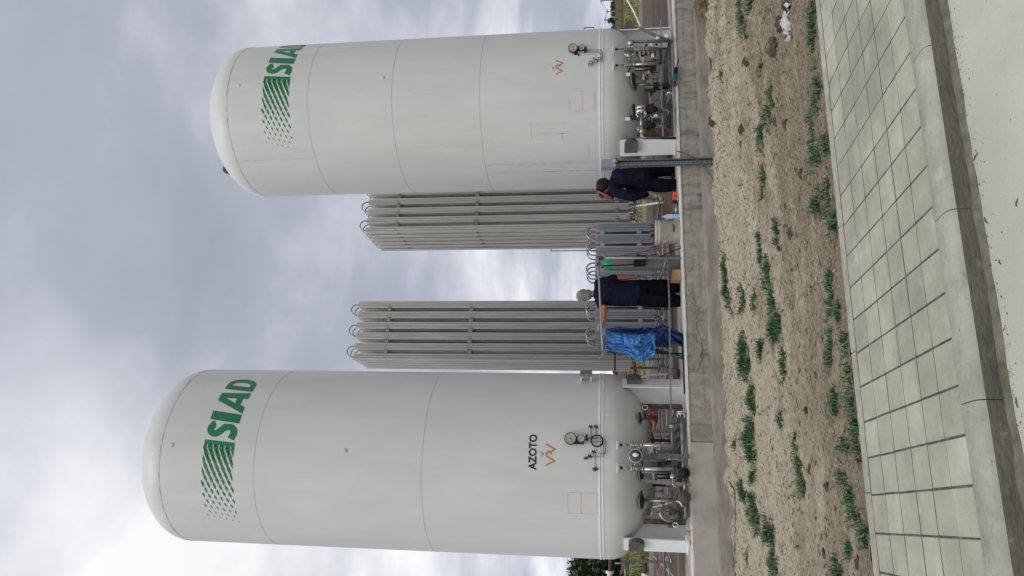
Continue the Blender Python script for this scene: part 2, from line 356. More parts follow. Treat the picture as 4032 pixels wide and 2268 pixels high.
# --- pavement: 25 cm slabs, edging stones, kerb, road
def tile_material():
    m = bpy.data.materials.new('paving'); m.use_nodes = True; M['paving'] = m
    nt = m.node_tree; N = nt.nodes; L = nt.links; b = N['Principled BSDF']; b.inputs['Roughness'].default_value = .85; b.inputs['Specular IOR Level'].default_value = .25
    tc = N.new('ShaderNodeTexCoord')
    mp = N.new('ShaderNodeMapping'); mp.inputs['Scale'].default_value = (1/.2425, 1/.2458, 1); mp.inputs['Location'].default_value = (.03/.2425, 7.48/.2458, 0)
    L.new(tc.outputs['Object'], mp.inputs[0])
    fl = N.new('ShaderNodeVectorMath'); fl.operation = 'FLOOR'; L.new(mp.outputs[0], fl.inputs[0])
    wn = N.new('ShaderNodeTexWhiteNoise'); wn.noise_dimensions = '2D'; L.new(fl.outputs[0], wn.inputs['Vector'])
    n = N.new('ShaderNodeTexNoise'); n.inputs['Scale'].default_value = 3.5; n.inputs['Detail'].default_value = 9; n.inputs['Roughness'].default_value = .68; L.new(tc.outputs['Object'], n.inputs['Vector'])
    a = N.new('ShaderNodeMath'); a.operation = 'MULTIPLY_ADD'; a.inputs[1].default_value = .22; L.new(wn.outputs['Value'], a.inputs[0])
    s = N.new('ShaderNodeMath'); s.operation = 'MULTIPLY'; s.inputs[1].default_value = .95; L.new(n.outputs['Fac'], s.inputs[0]); L.new(s.outputs[0], a.inputs[2])
    r = N.new('ShaderNodeValToRGB'); r.color_ramp.elements[0].position = .25; r.color_ramp.elements[1].position = .8
    r.color_ramp.elements[0].color = (.25,.247,.19,1); r.color_ramp.elements[1].color = (.45,.443,.345,1); L.new(a.outputs[0], r.inputs[0])
    v = N.new('ShaderNodeTexVoronoi'); v.inputs['Scale'].default_value = 48; L.new(tc.outputs['Object'], v.inputs[0])
    sp = N.new('ShaderNodeSeparateColor'); L.new(v.outputs['Color'], sp.inputs[0])
    g = N.new('ShaderNodeMath'); g.operation = 'GREATER_THAN'; g.inputs[1].default_value = .86; L.new(sp.outputs[0], g.inputs[0])
    d = N.new('ShaderNodeMapRange'); d.inputs[1].default_value = .08; d.inputs[2].default_value = .2; d.inputs[3].default_value = .6; d.inputs[4].default_value = 0; L.new(v.outputs['Distance'], d.inputs[0])
    k = N.new('ShaderNodeMath'); k.operation = 'MULTIPLY'; L.new(g.outputs[0], k.inputs[0]); L.new(d.outputs[0], k.inputs[1])
    x = N.new('ShaderNodeMix'); x.data_type = 'RGBA'; L.new(k.outputs[0], x.inputs['Factor']); L.new(r.outputs[0], x.inputs[6]); x.inputs[7].default_value = (.10,.095,.08,1)
    col = x.outputs[2]
    for sc_, th, so, c, am, loc in ((1.1, .52, .18, (.20,.195,.15,1), .55, 3), (9., .60, .1, (.22,.205,.15,1), .5, 7), (34., .64, .05, (.14,.13,.10,1), .7, 1), (2.3, .58, .12, (.56,.555,.48,1), .5, 11)):
        q = N.new('ShaderNodeMapping'); q.inputs['Location'].default_value = (loc, loc*2, 0); L.new(tc.outputs['Object'], q.inputs[0])
        w = N.new('ShaderNodeTexNoise'); w.inputs['Scale'].default_value = sc_; w.inputs['Detail'].default_value = 10; w.inputs['Roughness'].default_value = .7; L.new(q.outputs[0], w.inputs['Vector'])
        m_ = N.new('ShaderNodeMapRange'); m_.inputs[1].default_value = th; m_.inputs[2].default_value = th+so; m_.inputs[4].default_value = am; L.new(w.outputs['Fac'], m_.inputs[0])
        y = N.new('ShaderNodeMix'); y.data_type = 'RGBA'; L.new(m_.outputs[0], y.inputs['Factor']); L.new(col, y.inputs[6]); y.inputs[7].default_value = c; col = y.outputs[2]
    L.new(col, b.inputs['Base Color'])
    nb = N.new('ShaderNodeTexNoise'); nb.inputs['Scale'].default_value = 60; nb.inputs['Detail'].default_value = 8; L.new(tc.outputs['Object'], nb.inputs['Vector'])
    bp = N.new('ShaderNodeBump'); bp.inputs['Strength'].default_value = .35; bp.inputs['Distance'].default_value = .004; L.new(nb.outputs['Fac'], bp.inputs['Height']); L.new(bp.outputs[0], b.inputs['Normal'])
tile_material()
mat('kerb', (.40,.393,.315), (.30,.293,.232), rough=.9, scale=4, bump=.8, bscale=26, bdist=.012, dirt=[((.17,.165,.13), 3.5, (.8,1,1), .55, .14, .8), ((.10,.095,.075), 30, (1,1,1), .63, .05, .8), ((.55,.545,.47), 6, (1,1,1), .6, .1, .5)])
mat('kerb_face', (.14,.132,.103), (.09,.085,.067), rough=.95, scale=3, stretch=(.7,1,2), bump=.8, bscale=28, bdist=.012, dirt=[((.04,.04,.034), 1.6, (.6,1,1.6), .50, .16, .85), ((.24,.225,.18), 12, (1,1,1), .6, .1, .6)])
mat('road', (.53,.53,.44), (.43,.43,.35), rough=.9, scale=1.6, detail=12, bump=.5, bscale=60, bdist=.006, dirt=[((.42,.42,.34), .9, (.3,1,1), .5, .2, .7), ((.30,.29,.23), 14, (1,1,1), .64, .1, .5), ((.12,.115,.09), 42, (1,1,1), .65, .04, .8), ((.62,.62,.54), 30, (1,1,1), .64, .06, .6)])
rows = [-6.005,-6.26,-6.51,-6.77,-7.01,-7.245,-7.48]
pm = MB()
def slab(mb, x0, x1, y0, y1, z, g=.004, ch=.004, dz=.05, gy=None):
    gy = g if gy is None else gy
    a, b_, c, d = x0+g, x1-g, y0+gy, y1-gy
    t = [random.uniform(-.0015,.0015) for _ in range(4)]
    vs = [(a,c,z-dz),(b_,c,z-dz),(b_,d,z-dz),(a,d,z-dz),(a,c,z-ch),(b_,c,z-ch),(b_,d,z-ch),(a,d,z-ch),
          (a+ch,c+ch,z+t[0]),(b_-ch,c+ch,z+t[1]),(b_-ch,d-ch,z+t[2]),(a+ch,d-ch,z+t[3])]
    mb.add(vs, [(0,1,5,4),(1,2,6,5),(2,3,7,6),(3,0,4,7),(4,5,9,8),(5,6,10,9),(6,7,11,10),(7,4,8,11),(8,9,10,11)])
for k in range(-45, 70):
    x0 = -.03 + .2425*k + .0
    for j in range(6):
        g = .0055 if random.random() < .5 else .004
        slab(pm, x0, x0+.2425, rows[j+1], rows[j], -.6, random.uniform(.0045,.0075), .004, gy=random.uniform(.006,.0105) if j != 5 else .003)
pav = struct(pm.build('pavement', 'paving'))
em = MB()
for k in range(-12, 20): slab(em, .62-.39+.975*k, .62-.39+.975*(k+1), -5.990, -5.885, -.597, .0025, .008, .2)
struct(em.build('pavement_edging', 'kerb'))
jm = MB(); jm.box((4, -6.7, -.6545), (30, 1.62, .1)); struct(jm.build('pavement_bed', 'joint'))
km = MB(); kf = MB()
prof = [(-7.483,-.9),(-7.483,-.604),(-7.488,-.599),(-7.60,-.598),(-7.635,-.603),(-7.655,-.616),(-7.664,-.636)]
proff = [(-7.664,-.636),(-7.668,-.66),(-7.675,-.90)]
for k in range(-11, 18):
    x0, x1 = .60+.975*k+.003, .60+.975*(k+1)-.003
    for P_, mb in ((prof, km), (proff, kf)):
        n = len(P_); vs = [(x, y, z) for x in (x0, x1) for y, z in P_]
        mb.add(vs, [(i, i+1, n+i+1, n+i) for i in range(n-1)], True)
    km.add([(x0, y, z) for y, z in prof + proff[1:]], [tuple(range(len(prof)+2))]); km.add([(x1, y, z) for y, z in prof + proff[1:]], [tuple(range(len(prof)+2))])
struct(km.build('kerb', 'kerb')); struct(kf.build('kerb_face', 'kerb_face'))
fm = MB()
fx = frange(-6, 12, .05)
vs = []
for x in fx:
    w = .025 + .02*fbm(x*2.2, 1, 0, 4); h = .018 + .012*fbm(x*3, 8, 0, 3)
    vs += [(x, -7.66, -.728+h), (x, -7.69-w*.4, -.728+h*.5), (x, -7.70-w, -.7285)]
fm.add(vs, [(i*3+j, i*3+j+1, i*3+j+4, i*3+j+3) for i in range(len(fx)-1) for j in range(2)], True)
struct(fm.build('gutter_mortar', 'mortar'))
rm = MB(); rm.box((0, -27.65, -.777), (3000, 40, .1)); struct(rm.build('road', 'road'))

# --- concrete platform the tanks stand on
XJ = 1.15
pl = MB(); pl.box((XJ-.01+10.6-.0, 6, -.19), (21.2, 11.98, .38)); 
pl2 = MB(); pl2.box((XJ-.02-6.5, 6.0-.004, -.191), (13, 12, .38))
platform = struct(pl.build('platform', 'concrete_face')); platform2 = struct(pl2.build('platform', 'concrete_new'))
fo = MB(); fxs = frange(-11, 23, .06); vs = []
for x in fxs:
    j = .012*fbm(x*4, 3, 1, 4); j2 = .02*fbm(x*2.1, 9, 4, 4)
    vs += [(x, .05, -.335+j), (x, -.028+j*.5, -.345+j2*.6), (x, -.034, -.375+j2), (x, -.03+.006*fbm(x*3,1,1,3), -.8)]
fo.add(vs, [(i*4+k, i*4+k+1, i*4+k+5, i*4+k+4) for i in range(len(fxs)-1) for k in range(3)], False)
struct(fo.build('platform_footing', 'footing'))
tp = MB(); tp.box((6, .755, .006), (33, .95, .012)); struct(tp.build('platform_apron', 'concrete_top'))
lm = MB(); lx = frange(-10.5, 22.5, .09); vs = []
for x in lx:
    w = .003*fbm(x*3, 5, 2, 4); vs += [(x, -.004+w, -.012+.008*fbm(x*5, 1, 8, 3)), (x, -.002+w, .012), (x, .03, .019), (x, .26, .019), (x, .275, .0)]
lm.add(vs, [(i*5+k, i*5+k+1, i*5+k+6, i*5+k+5) for i in range(len(lx)-1) for k in range(4)], False); struct(lm.build('platform_lip', 'lip'))
wf = MB(); wf.box((6, 6.65, .004), (33, 10.75, .008)); struct(wf.build('platform_floor', 'wet_floor'))
ps = MB()
for y0, y1 in ((2.45, 3.25), (4.3, 4.6), (6.2, 6.5)): ps.box((4.0, (y0+y1)/2, .016), (4.2, y1-y0, .016))
for k in range(-4, 6): ps.box((-1.0+1.35*k, 7.4, .013), (.04, 8.4, .012))
for y_ in (2.6, 4.9, 8.4): ps.box((-2.2, y_, .0145), (8.0, .05, .014))
struct(ps.build('platform_plinth', 'pale_strip'))
ed = MB(); ed.box((5.2, 11.9, .05), (32, .2, .14)); struct(ed.build('platform_rim', 'concrete_top'))
# casting marks in the front face
gr = MB()
for x, w in ((XJ+.16, .14),): gr.box((x, -.002, -.17), (w, .012, .33))
struct(gr.build('platform_joint', 'dark_stain'))
def at_face(x, y): return PY(x, y, -.002)
def blot(mb, c, rx, rz, n=48, seed=0, Y=-.0035):
    Y -= .0004*(seed % 20)
    pts = []
    for k in range(n):
        a = 2*math.pi*k/n; r = 1 + .8*fbm(math.cos(a)*1.8+seed*7, math.sin(a)*1.8, seed, 6)
        pts.append((c[0]+rx*r*math.cos(a), Y, c[2]+rz*r*math.sin(a)))
    mb.add(pts, [tuple(range(n))])
st = MB()
for i, (x, y, rx, rz) in enumerate([(2732,1255,.09,.05),(2735,1300,.14,.035),(2740,1380,.22,.07),(2738,1425,.12,.05),(2724,1170,.10,.04),(2730,1215,.05,.07),(2713,1060,.04,.05),(2729,1340,.1,.05)]):
    blot(st, at_face(x, y), rx, rz, seed=i)
struct(st.build('damp_stain', 'dark_stain'))
rs = MB()
for i, (x, y, rx, rz) in enumerate([(2758,770,.022,.016),(2756,765,.02,.035)]): blot(rs, at_face(x, y), rx, rz, seed=i+20)
struct(rs.build('rust_stain', 'rust_stain'))
ln = MB()
for x0, x1, z in ((2.2, 9.6, -.125), (1.5, 4.6, -.235), (4.4, 12, -.29)):
    for xa in frange(x0, x1, .11)[:-1]:
        if random.random() < .8: ln.box((xa+.05, -.001, z+.006*fbm(xa*2, 1, 2, 3)), (.112, .004, random.uniform(.002, .004)))
struct(ln.build('board_mark', 'dark_stain'))

# ================================================================== TANKS
TR, ZB, ZT, BH = 1.5, 1.2, 8.4, .78
LCX, RCX, TCY = .87, 7.57, 1.33
def cyl_pt(cx, th, z, off=0.):    # th in degrees from -Y, + towards +X
    a = R_(th); r = TR+off; return Vector((cx + r*math.sin(a), TCY - r*math.cos(a), z))
def cyl_ray(cx, x, y, off=.02):
    d = ray(x, y); r = TR+off; ox, oy = CAM.x-cx, CAM.y-TCY
    a = d.x**2+d.y**2; b = 2*(ox*d.x+oy*d.y); c = ox*ox+oy*oy-r*r; t = (-b-math.sqrt(max(0, b*b-4*a*c)))/(2*a)
    p = CAM + d*t; return p
def head_ray(cx, x, y, zc=ZB):
    d = ray(x, y); o = Vector((CAM.x-cx, CAM.y-TCY, CAM.z-zc)); S = Vector((1/TR, 1/TR, 1/BH))
    D = Vector((d.x*S.x, d.y*S.y, d.z*S.z)); O = Vector((o.x*S.x, o.y*S.y, o.z*S.z))
    a = D.dot(D); b = 2*O.dot(D); c = O.dot(O)-1; q = b*b-4*a*c
    t = (-b-math.sqrt(max(0, q)))/(2*a); p = o + d*t
    n = Vector((p.x/TR**2, p.y/TR**2, p.z/BH**2)).normalized()
    return CAM + d*t, n
def shape_on_tank(name, polys, cx, z0, m, parent, off=.004):
    """polys: list of (outer, [holes]) in (metres along the circumference, metres up); filled, cut into strips and wrapped round the shell."""
    bm = bmesh.new()
    for outer, holes in polys:
        b2 = bmesh.new(); es = []
        for lp in [outer] + holes:
            vs = [b2.verts.new((p[0], p[1], 0)) for p in lp]
            es += [b2.edges.new((vs[i], vs[(i+1) % len(vs)])) for i in range(len(vs))]
        bmesh.ops.triangle_fill(b2, edges=es, use_beauty=True, use_dissolve=False)
        x0, x1 = min(p[0] for p in outer), max(p[0] for p in outer)
        k = math.floor(x0/.04)+1
        while k*.04 < x1:
            bmesh.ops.bisect_plane(b2, geom=b2.verts[:]+b2.edges[:]+b2.faces[:], plane_co=(k*.04,0,0), plane_no=(1,0,0), dist=1e-6); k += 1
        me = bpy.data.meshes.new('t'); b2.to_mesh(me); b2.free(); bm.from_mesh(me); bpy.data.meshes.remove(me)
    mb = MB(); bm.verts.ensure_lookup_table(); bm.verts.index_update()
    mb.add([cyl_pt(cx, math.degrees(v.co.x/TR), z0+v.co.y, off) for v in bm.verts], [tuple(v.index for v in f.verts) for f in bm.faces]); bm.free()
    return mb.build(name, m, parent)
def stroke(pts, w):                # polyline outline of width w
    L_, R2 = [], []
    P = [Vector(p) for p in pts]
    for i, p in enumerate(P):
        a = (P[i]-P[i-1]).normalized() if i else None; b = (P[i+1]-P[i]).normalized() if i < len(P)-1 else None
        if a is None: a = b
        if b is None: b = a
        na, nb = Vector((-a.y, a.x)), Vector((-b.y, b.x)); n = (na+nb).normalized(); k = min(1.8, 1/max(.3, n.dot(na)))
        L_.append(p+n*w/2*k); R2.append(p-n*w/2*k)
    return [tuple(q) for q in L_] + [tuple(q) for q in reversed(R2)]
def arc(cx, cy, rx, ry, a0, a1, n=14):
    return [(cx+rx*math.cos(R_(a0+(a1-a0)*i/n)), cy+ry*math.sin(R_(a0+(a1-a0)*i/n))) for i in range(n+1)]
def d2m(deg): return R_(deg)*TR
def siad_letters():
    H = .52; sl = .068
    def S(p, x0): return (x0 + p[0] + sl*p[1]/H, p[1])
    out = []
    # S: swept stroke
    c = arc(.155, .375, .085, .085, 20, 180, 10) + arc(.155, .375, .085, .07, 180, 250, 6)[1:]
    c = [(.245,.40),(.232,.43)] + arc(.148,.385,.078,.08, 35, 200, 12) + [(.085,.335),(.15,.275),(.215,.225)] + arc(.135,.135,.092,.08, 20, -120, 12) + [(.06,.072),(.022,.085)]
    out.append(([S((p[0]*.90, p[1]), d2m(3.7)) for p in stroke([Vector(q) for q in c], .118)], []))
    w = d2m(5.9)
    out.append(([S(p, d2m(14.6)) for p in [(0,0),(w,0),(w,H),(0,H)]], []))
    x0 = d2m(21.6)
    A = [(-.01,0),(.115,0),(.145,.09),(.27,.09),(.285,0),(.41,0),(.34,H),(.175,H)]
    hole = [(.165,.20),(.262,.20),(.243,.40)]
    out.append(([S(p, x0) for p in A], [[S(p, x0) for p in hole]]))
    x0 = d2m(38.6)
    D = [(0,0),(.15,0)] + arc(.15, H/2, .17, H/2, -80, 80, 16) + [(.15,H),(0,H)]
    hole = [(.105,.10),(.145,.10)] + arc(.145, H/2, .065, H/2-.10, -75, 75, 12) + [(.145,H-.10),(.105,H-.10)]
    out.append(([S(p, x0) for p in D], [[S(p, x0) for p in hole]]))
    return out
def siad_lozenges():
    out = []; H = .52; pitch = .1
    out.append(([(d2m(.6),0),(d2m(2.6),0),(d2m(4.3),H),(d2m(2.2),H)], []))
    g = [1.06,1.03,.98,.93,.87,.80,.72,.64,.56,.48,.40,.31,.23]; st = d2m(3.78)
    def cen(c, r):
        n6 = c % 2 == 0; z = H/2 + ((r-2.5) if n6 else (r-2))*pitch
        return d2m(.9) - st*(c+.55) + (z-H/2)*(.09+.16*c/12), z
    for c in range(13):
        for r in range(6 if c % 2 == 0 else 5):
            x, z = cen(c, r); hl, hh = (.098 if c < 2 else .086)*g[c], (.0435 if c < 2 else .039)*g[c]; k = .020*min(1, g[c])
            pts = [(x-hl, z-k), (x-.012, z-hh), (x+hl, z+k), (x+.012, z+hh)]
            lo, hi = 0., H
            if c < 5:
                pts = [(a, max(lo, min(hi, b))) for a, b in pts]
            if pts[3][1]-pts[1][1] > .01: out.append((pts, []))
            if c < 2 and z-pitch/2 > 0:          # towards the bar the lozenges run together into waves
                x2, z2 = x-st-(pitch/2)*(.09+.16*c/12), z-pitch/2; w = .030-.005*c
                out.append(([(x+.02, z+w), (x-.01, z-w), (x2-.02, z2-w), (x2+.01, z2+w)], []))
    for r in range(6):
        z0 = H/2+(r-2.5)*pitch; x0 = d2m(-1.2)+(z0-H/2)*.09
        out.append(([(x0, max(0, z0-.036)), (d2m(1.7)+(z0-H/2)*.09, max(0, z0-.045)), (d2m(1.7)+(z0-H/2)*.09, min(H, z0+.045)), (x0, min(H, z0+.032))], []))
    return out
def text_polys(body, width, height, bold=.02):
    cu = bpy.data.curves.new('t', 'FONT'); cu.body = body; cu.offset = bold; cu.resolution_u = 3; cu.fill_mode = 'FRONT'
    o = bpy.data.objects.new('t', cu); C.objects.link(o); bpy.context.view_layer.update()
    me = bpy.data.meshes.new_from_object(o.evaluated_get(bpy.context.evaluated_depsgraph_get()))
    bpy.data.objects.remove(o); bpy.data.curves.remove(cu)
    xs_ = [v.co.x for v in me.vertices]; ys_ = [v.co.y for v in me.vertices]
    a, b, c, d = min(xs_), max(xs_), min(ys_), max(ys_)
    vs = [((v.co.x-a)/(b-a)*width, (v.co.y-c)/(d-c)*height) for v in me.vertices]; fs = [tuple(p.vertices) for p in me.polygons]
    bpy.data.meshes.remove(me); return vs, fs
def rect_frame(x0, x1, z0, z1, w): return ([(x0,z0),(x1,z0),(x1,z1),(x0,z1)], [[(x0+w,z0+w),(x1-w,z0+w),(x1-w,z1-w),(x0+w,z1-w)]])

def tank_shell(root, cx, m, ZT=8.4):
    prof = [(0.001, ZB-BH)]
    for i in range(1, 17): a = math.pi/2*i/16; prof.append((TR*math.sin(a), ZB-BH*math.cos(a)))
    for i in range(1, 24): prof.append((TR, ZB+(ZT-ZB)*i/24))
    for i in range(0, 17): a = math.pi/2*i/16; prof.append((max(.001, TR*math.cos(a)), ZT+BH*math.sin(a)))
    return MB().lathe(prof, (cx, TCY, 0), 160).build('shell', m, root)
def band(cx, z, h, off, seg=160):
    mb = MB(); mb.lathe([(TR-.01, z-h/2), (TR+off, z-h/2), (TR+off, z+h/2), (TR-.01, z+h/2)], (cx, TCY, 0), seg, smooth=False); return mb
def tank_leg(root, cx, ang, edge_lug=False):
    a = R_(ang); n = Vector((math.sin(a), -math.cos(a), 0)); t = Vector((math.cos(a), math.sin(a), 0)); c = Vector((cx, TCY, 0))
    rot = Matrix((t, n, Vector((0,0,1)))).transposed()
    ro = 1.462; fw, d, th = .33, .38, .02
    mb = MB()
    mb.box(c + n*(ro-th/2) + Vector((0,0,.49)), (fw, th, .98), rot)
    mb.box(c + n*(ro-d/2-.01) + Vector((0,0,.47)), (.016, d-2*th-.02, .92), rot)
    mb.box(c + n*(ro-d/2) + Vector((0,0,.012)), (.37, .44, .024), rot)
    leg = mb.build('leg', 'white_enamel', root)
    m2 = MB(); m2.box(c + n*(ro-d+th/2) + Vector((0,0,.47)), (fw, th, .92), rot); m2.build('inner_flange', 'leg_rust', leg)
    # lifting lug welded on the outer flange: a thick D-shaped block
    m3 = MB(); zc = .79; base = c + n*(ro+.003) + Vector((0,0,zc))
    if edge_lug:
        m3.prism([base - t*.03 + n*p[0] + Vector((0,0,p[1])) for p in [(-.01,-.105),(.04,-.105)] + [(.04+.105*math.cos(R_(k)), .105*math.sin(R_(k))) for k in range(-75, 90, 15)] + [(.04,.105),(-.01,.105)]], t*.06)
    else:
        m3.prism([base + t*p[0] + Vector((0,0,p[1])) for p in [(-.06,-.115),(.10,-.115)] + [(.10+.105*math.cos(R_(k)), .115*math.sin(R_(k))) for k in range(-75, 90, 15)] + [(.10,.115),(-.06,.115)]], n*.07)
    m3.build('lifting_lug', 'trunnion', leg)
    return leg
def bolts(mb, c, axis, R, n, r=.008, h=.02):
    a = Vector(axis).normalized(); u = a.orthogonal().normalized(); w = a.cross(u)
    for k in range(n):
        t = 2*math.pi*k/n; mb.cyl(Vector(c)+(u*math.cos(t)+w*math.sin(t))*R, a, r, h, 6)
def hand_valve(root, f, wheel, neck, body, end, Y, rw, rb, rp=.03, m='steel'):
    """A gate valve: photo-space points (a,b) of wheel, neck and body, and the foot of its pipe."""
    v = MB(); w, n_, b_, e = f(*wheel, Y), f(*neck, Y), f(*body, Y), f(*end, Y)
    ax = (b_-w).normalized()
    v.tube([w+ax*.03, n_], rb*.42, 10); v.cyl(n_, ax, rb*1.25, .022, 16); v.cyl(n_+ax*.03, ax, rb*1.25, .02, 16); bolts(v, n_+ax*.015, ax, rb*1.05, 6, .007, .07)
    v.tube([n_, b_], rb, 14); v.tube([b_, e], rp, 12); v.cyl(b_, ax, rp*1.25, .02, 14)
    o = v.build('valve', m, root)
    MB().ring(w, ax, rw*.92, .009, 24, 8).tube([w-ax*.002, w+ax*.03], .011, 8).box(w, (rw*1.7, .012, .01)).box(w, (.012, rw*1.7, .01)).build('handwheel', 'white_plastic', o)
    MB().cyl(w+ax*.055, ax, .022, .04, 12).build('stem_boss', 'black', o)
    return o
def gauge(root, cx, x, y, dia, needle):
    p = cyl_ray(cx, x, y, .07); n = (p - Vector((cx, TCY, p.z))).normalized(); n = (n*.5 + Vector((CAM.x-p.x, CAM.y-p.y, 0)).normalized()*.5).normalized()
    r = dia/2
    g = MB().lathe([(r*.6,-.09),(r*.95,-.075),(r,-.06),(r,.0),(r*.99,.006),(r*.9,.008),(r*.88,.002)], p, 32, n).build('gauge', 'dark_iron', root)
    MB().cyl(p+n*.0, n, r*.89, .006, 32).build('dial', 'dial', g)
    u = n.cross(Vector((0,0,1))).normalized(); up = Vector((0,0,1)); d = MB()
    for k in range(-6, 7):
        a = R_(90-k*21); q = u*math.cos(a)+up*math.sin(a); d.bar(p+n*.004+q*r*.74, p+n*.004+q*r*.84, .004, .002, n)
    a = R_(needle); q = u*math.cos(a)+up*math.sin(a); d.bar(p+n*.0055-q*r*.15, p+n*.0055+q*r*.66, .006, .002, n); d.cyl(p+n*.006, n, r*.09, .004, 10)
    d.build('dial_marking', 'letter_black', g)
    return g, p, n
def on_shell(cx, f2, pts, off): return [cyl_ray(cx, *f2(*q), off) for q in pts]
def zz(ox, oy, s): return lambda a, b: (ox+a/s, oy+b/s)
def small_valve(mb, p, d, s=1.):
    d = Vector(d).normalized(); mb.cyl(p, d, .012*s, .06*s, 8); mb.cyl(p+d*.03*s, d, .02*s, .012*s, 8); mb.cyl(p, d.orthogonal(), .010*s, .06*s, 8)

def nub(root, cx, th, z, r=.032):
    p = cyl_pt(cx, th, z, .0); n = (p-Vector((cx, TCY, z))).normalized()
    MB().lathe([(r*1.15,-.01),(r*1.15,.004),(r*.95,.010),(r*.5,.012),(.001,.013)], p, 20, n).build('port_cap', 'seam' if root is LT else 'tank_paint_stained', root)

LT = thing('storage_tank', 'white vertical storage tank with black AZOTO lettering below its green logo', 'tank', (LCX, TCY, 0), 'white gas tanks on the platform')
RT = thing('storage_tank', 'white vertical storage tank with lifting eye on top and stained lower shell', 'tank', (RCX, TCY, 0), 'white gas tanks on the platform')
for root, cx, m, seams in ((LT, LCX, 'tank_paint', (6.75, 4.03)), (RT, RCX, 'tank_paint_stained', (6.68, 5.08, 3.46))):
    tank_shell(root, cx, m, 8.4 if root is LT else 8.31)
    for z in seams: band(cx, z, .012, .002).build('weld_seam', 'seam', root)
    band(cx, 8.36 if root is LT else 8.27, .02, .003).build('weld_seam', 'seam_dirt', root)
    mb = band(cx, 1.335, .028, .010); b2 = band(cx, 1.285, .02, .008); mb.add(b2.v, b2.f); mb.build('band', 'white_enamel', root)
    for a in (-58, 58, 180): tank_leg(root, cx, a, root is RT and a == 58)
    z0 = 7.1 if root is LT else 7.045
    lg = shape_on_tank('logo', siad_lozenges(), cx, z0, 'logo_green', root)
    for q in siad_letters(): shape_on_tank('letter', [q], cx, z0, 'logo_green', lg)
# AZOTO
vs, fs = text_polys('AZOTO', d2m(20.2), .125, .035)
mb = MB(); mb.add([cyl_pt(LCX, -8.4+math.degrees(x/TR), 2.265+z, .004) for x, z in vs], fs); mb.build('lettering', 'letter_black', LT)
def emblem(root, cx, z0, s):
    k = s
    a = [((-.15,.155),(-.075,.025),(.0,.145))]
    polys = [(stroke([Vector((-.155*k,.15*k)), Vector((-.085*k,.012*k)), Vector((-.01*k,.14*k)), Vector((.035*k,.145*k)), Vector((.06*k,.10*k)), Vector((.02*k,.065*k))], .026*k), []),
             (stroke([Vector((.02*k,.065*k)), Vector((.06*k,.07*k)), Vector((.098*k,.008*k)), Vector((.175*k,.155*k))], .027*k), [])]
    shape_on_tank('emblem', polys, cx, z0, 'emblem_orange', root)
emblem(LT, LCX, 1.985, .95); emblem(RT, RCX, 1.97, .88)
for root, cx, pts in ((LT, LCX, ((.5,2.2),(-.2,5.26),(.5,8.17))), (RT, RCX, ((-.5,2.17),(-2.5,8.05),(-1.5,5.26)))):
    for th, z in pts: nub(root, cx, th, z)
for root, cx, a, b, z0, zm_, z1 in ((LT, LCX, -33, -20.3, 1.36, 1.60, 1.80), (RT, RCX, -30.4, -17.5, 1.42, 1.63, 1.86)):
    shape_on_tank('nameplate_patch', [([(d2m(a), 0), (d2m(b), 0), (d2m(b), z1-z0), (d2m(a), z1-z0)], [])], cx, z0, 'patch', root, .0025)
    shape_on_tank('patch_edge', [rect_frame(d2m(a), d2m(b), 0, zm_-z0, .004), rect_frame(d2m(a), d2m(b), zm_-z0+.004, z1-z0, .005)], cx, z0, 'seam_dirt', root, .0045)
# scuffs and old tape lines on the right tank
sc = []
def line_(a, b, w=.008): sc.append((stroke([Vector((d2m(a[0]), a[1])), Vector((d2m(b[0]), b[1]))], w), []))
line_((-57.5,6.72),(-57.5,8.2), .007); line_((-45,2.5),(-45,1.9)); line_((-50,2.0),(-44,2.0)); line_((-49,2.55),(-36,2.55), .006); line_((-38,1.9),(-38,2.6), .006); line_((-62,1.55),(-52,1.55)); line_((-68,1.3),(-68,3.4), .012); line_((-52,3.48),(-52,5.05), .006); line_((-70,1.9),(-66,1.9)); line_((-76,1.3),(-76,3.45), .02)
for q in sc: shape_on_tank('scuff_mark', [q], RCX, 0, 'seam_dirt', RT, .004)
# lifting eye on top of the right tank
p0 = Vector((6.60, TCY+.1, 8.77)); mb = MB()
t_ = Vector((.95,-.3,0)).normalized(); rr = [(-.16,-.12),(.16,-.12),(.13,.10)] + [(.10*math.cos(R_(k)), .17+.10*math.sin(R_(k))) for k in range(0, 181, 20)] + [(-.13,.10)]
outer = [p0 + t_*a + Vector((0,0,b+.05)) for a, b in rr]; mb.prism(outer, Vector((.3,.95,0)).normalized()*.04)
eye = mb.build('lifting_eye', 'trunnion', RT); MB().cyl(p0 + t_*0 + Vector((.0,.01,.22)), (.3,.95,0), .035, .07, 14).build('eye_hole', 'black', eye)
# brackets on the shells
mb = MB(); q = cyl_ray(LCX, 2308, 1493); nq = (q-Vector((LCX,TCY,q.z))).normalized(); rq = Matrix((nq, Vector((-nq.y,nq.x,0)), Vector((0,0,1)))).transposed()
mb.box(q+nq*.10, (.05,.16,.19), rq); br_ = mb.build('bracket', 'bracket', LT)
for dz in (-.08, .08): MB().box(q+nq*.03+Vector((0,0,dz)), (.10,.10,.02), rq).build('foot', 'white_enamel', br_)
mb = MB(); q1, q2 = PY(2300, 118, 1.3), PY(2338, 116, 1.3)
mb.tube([q1+Vector((-.12,0,0)), q1+Vector((.05,0,0)), q2+Vector((.05,0,0)), q2+Vector((-.12,0,0))], .012, 8); mb.build('grab_handle', 'bracket', RT)

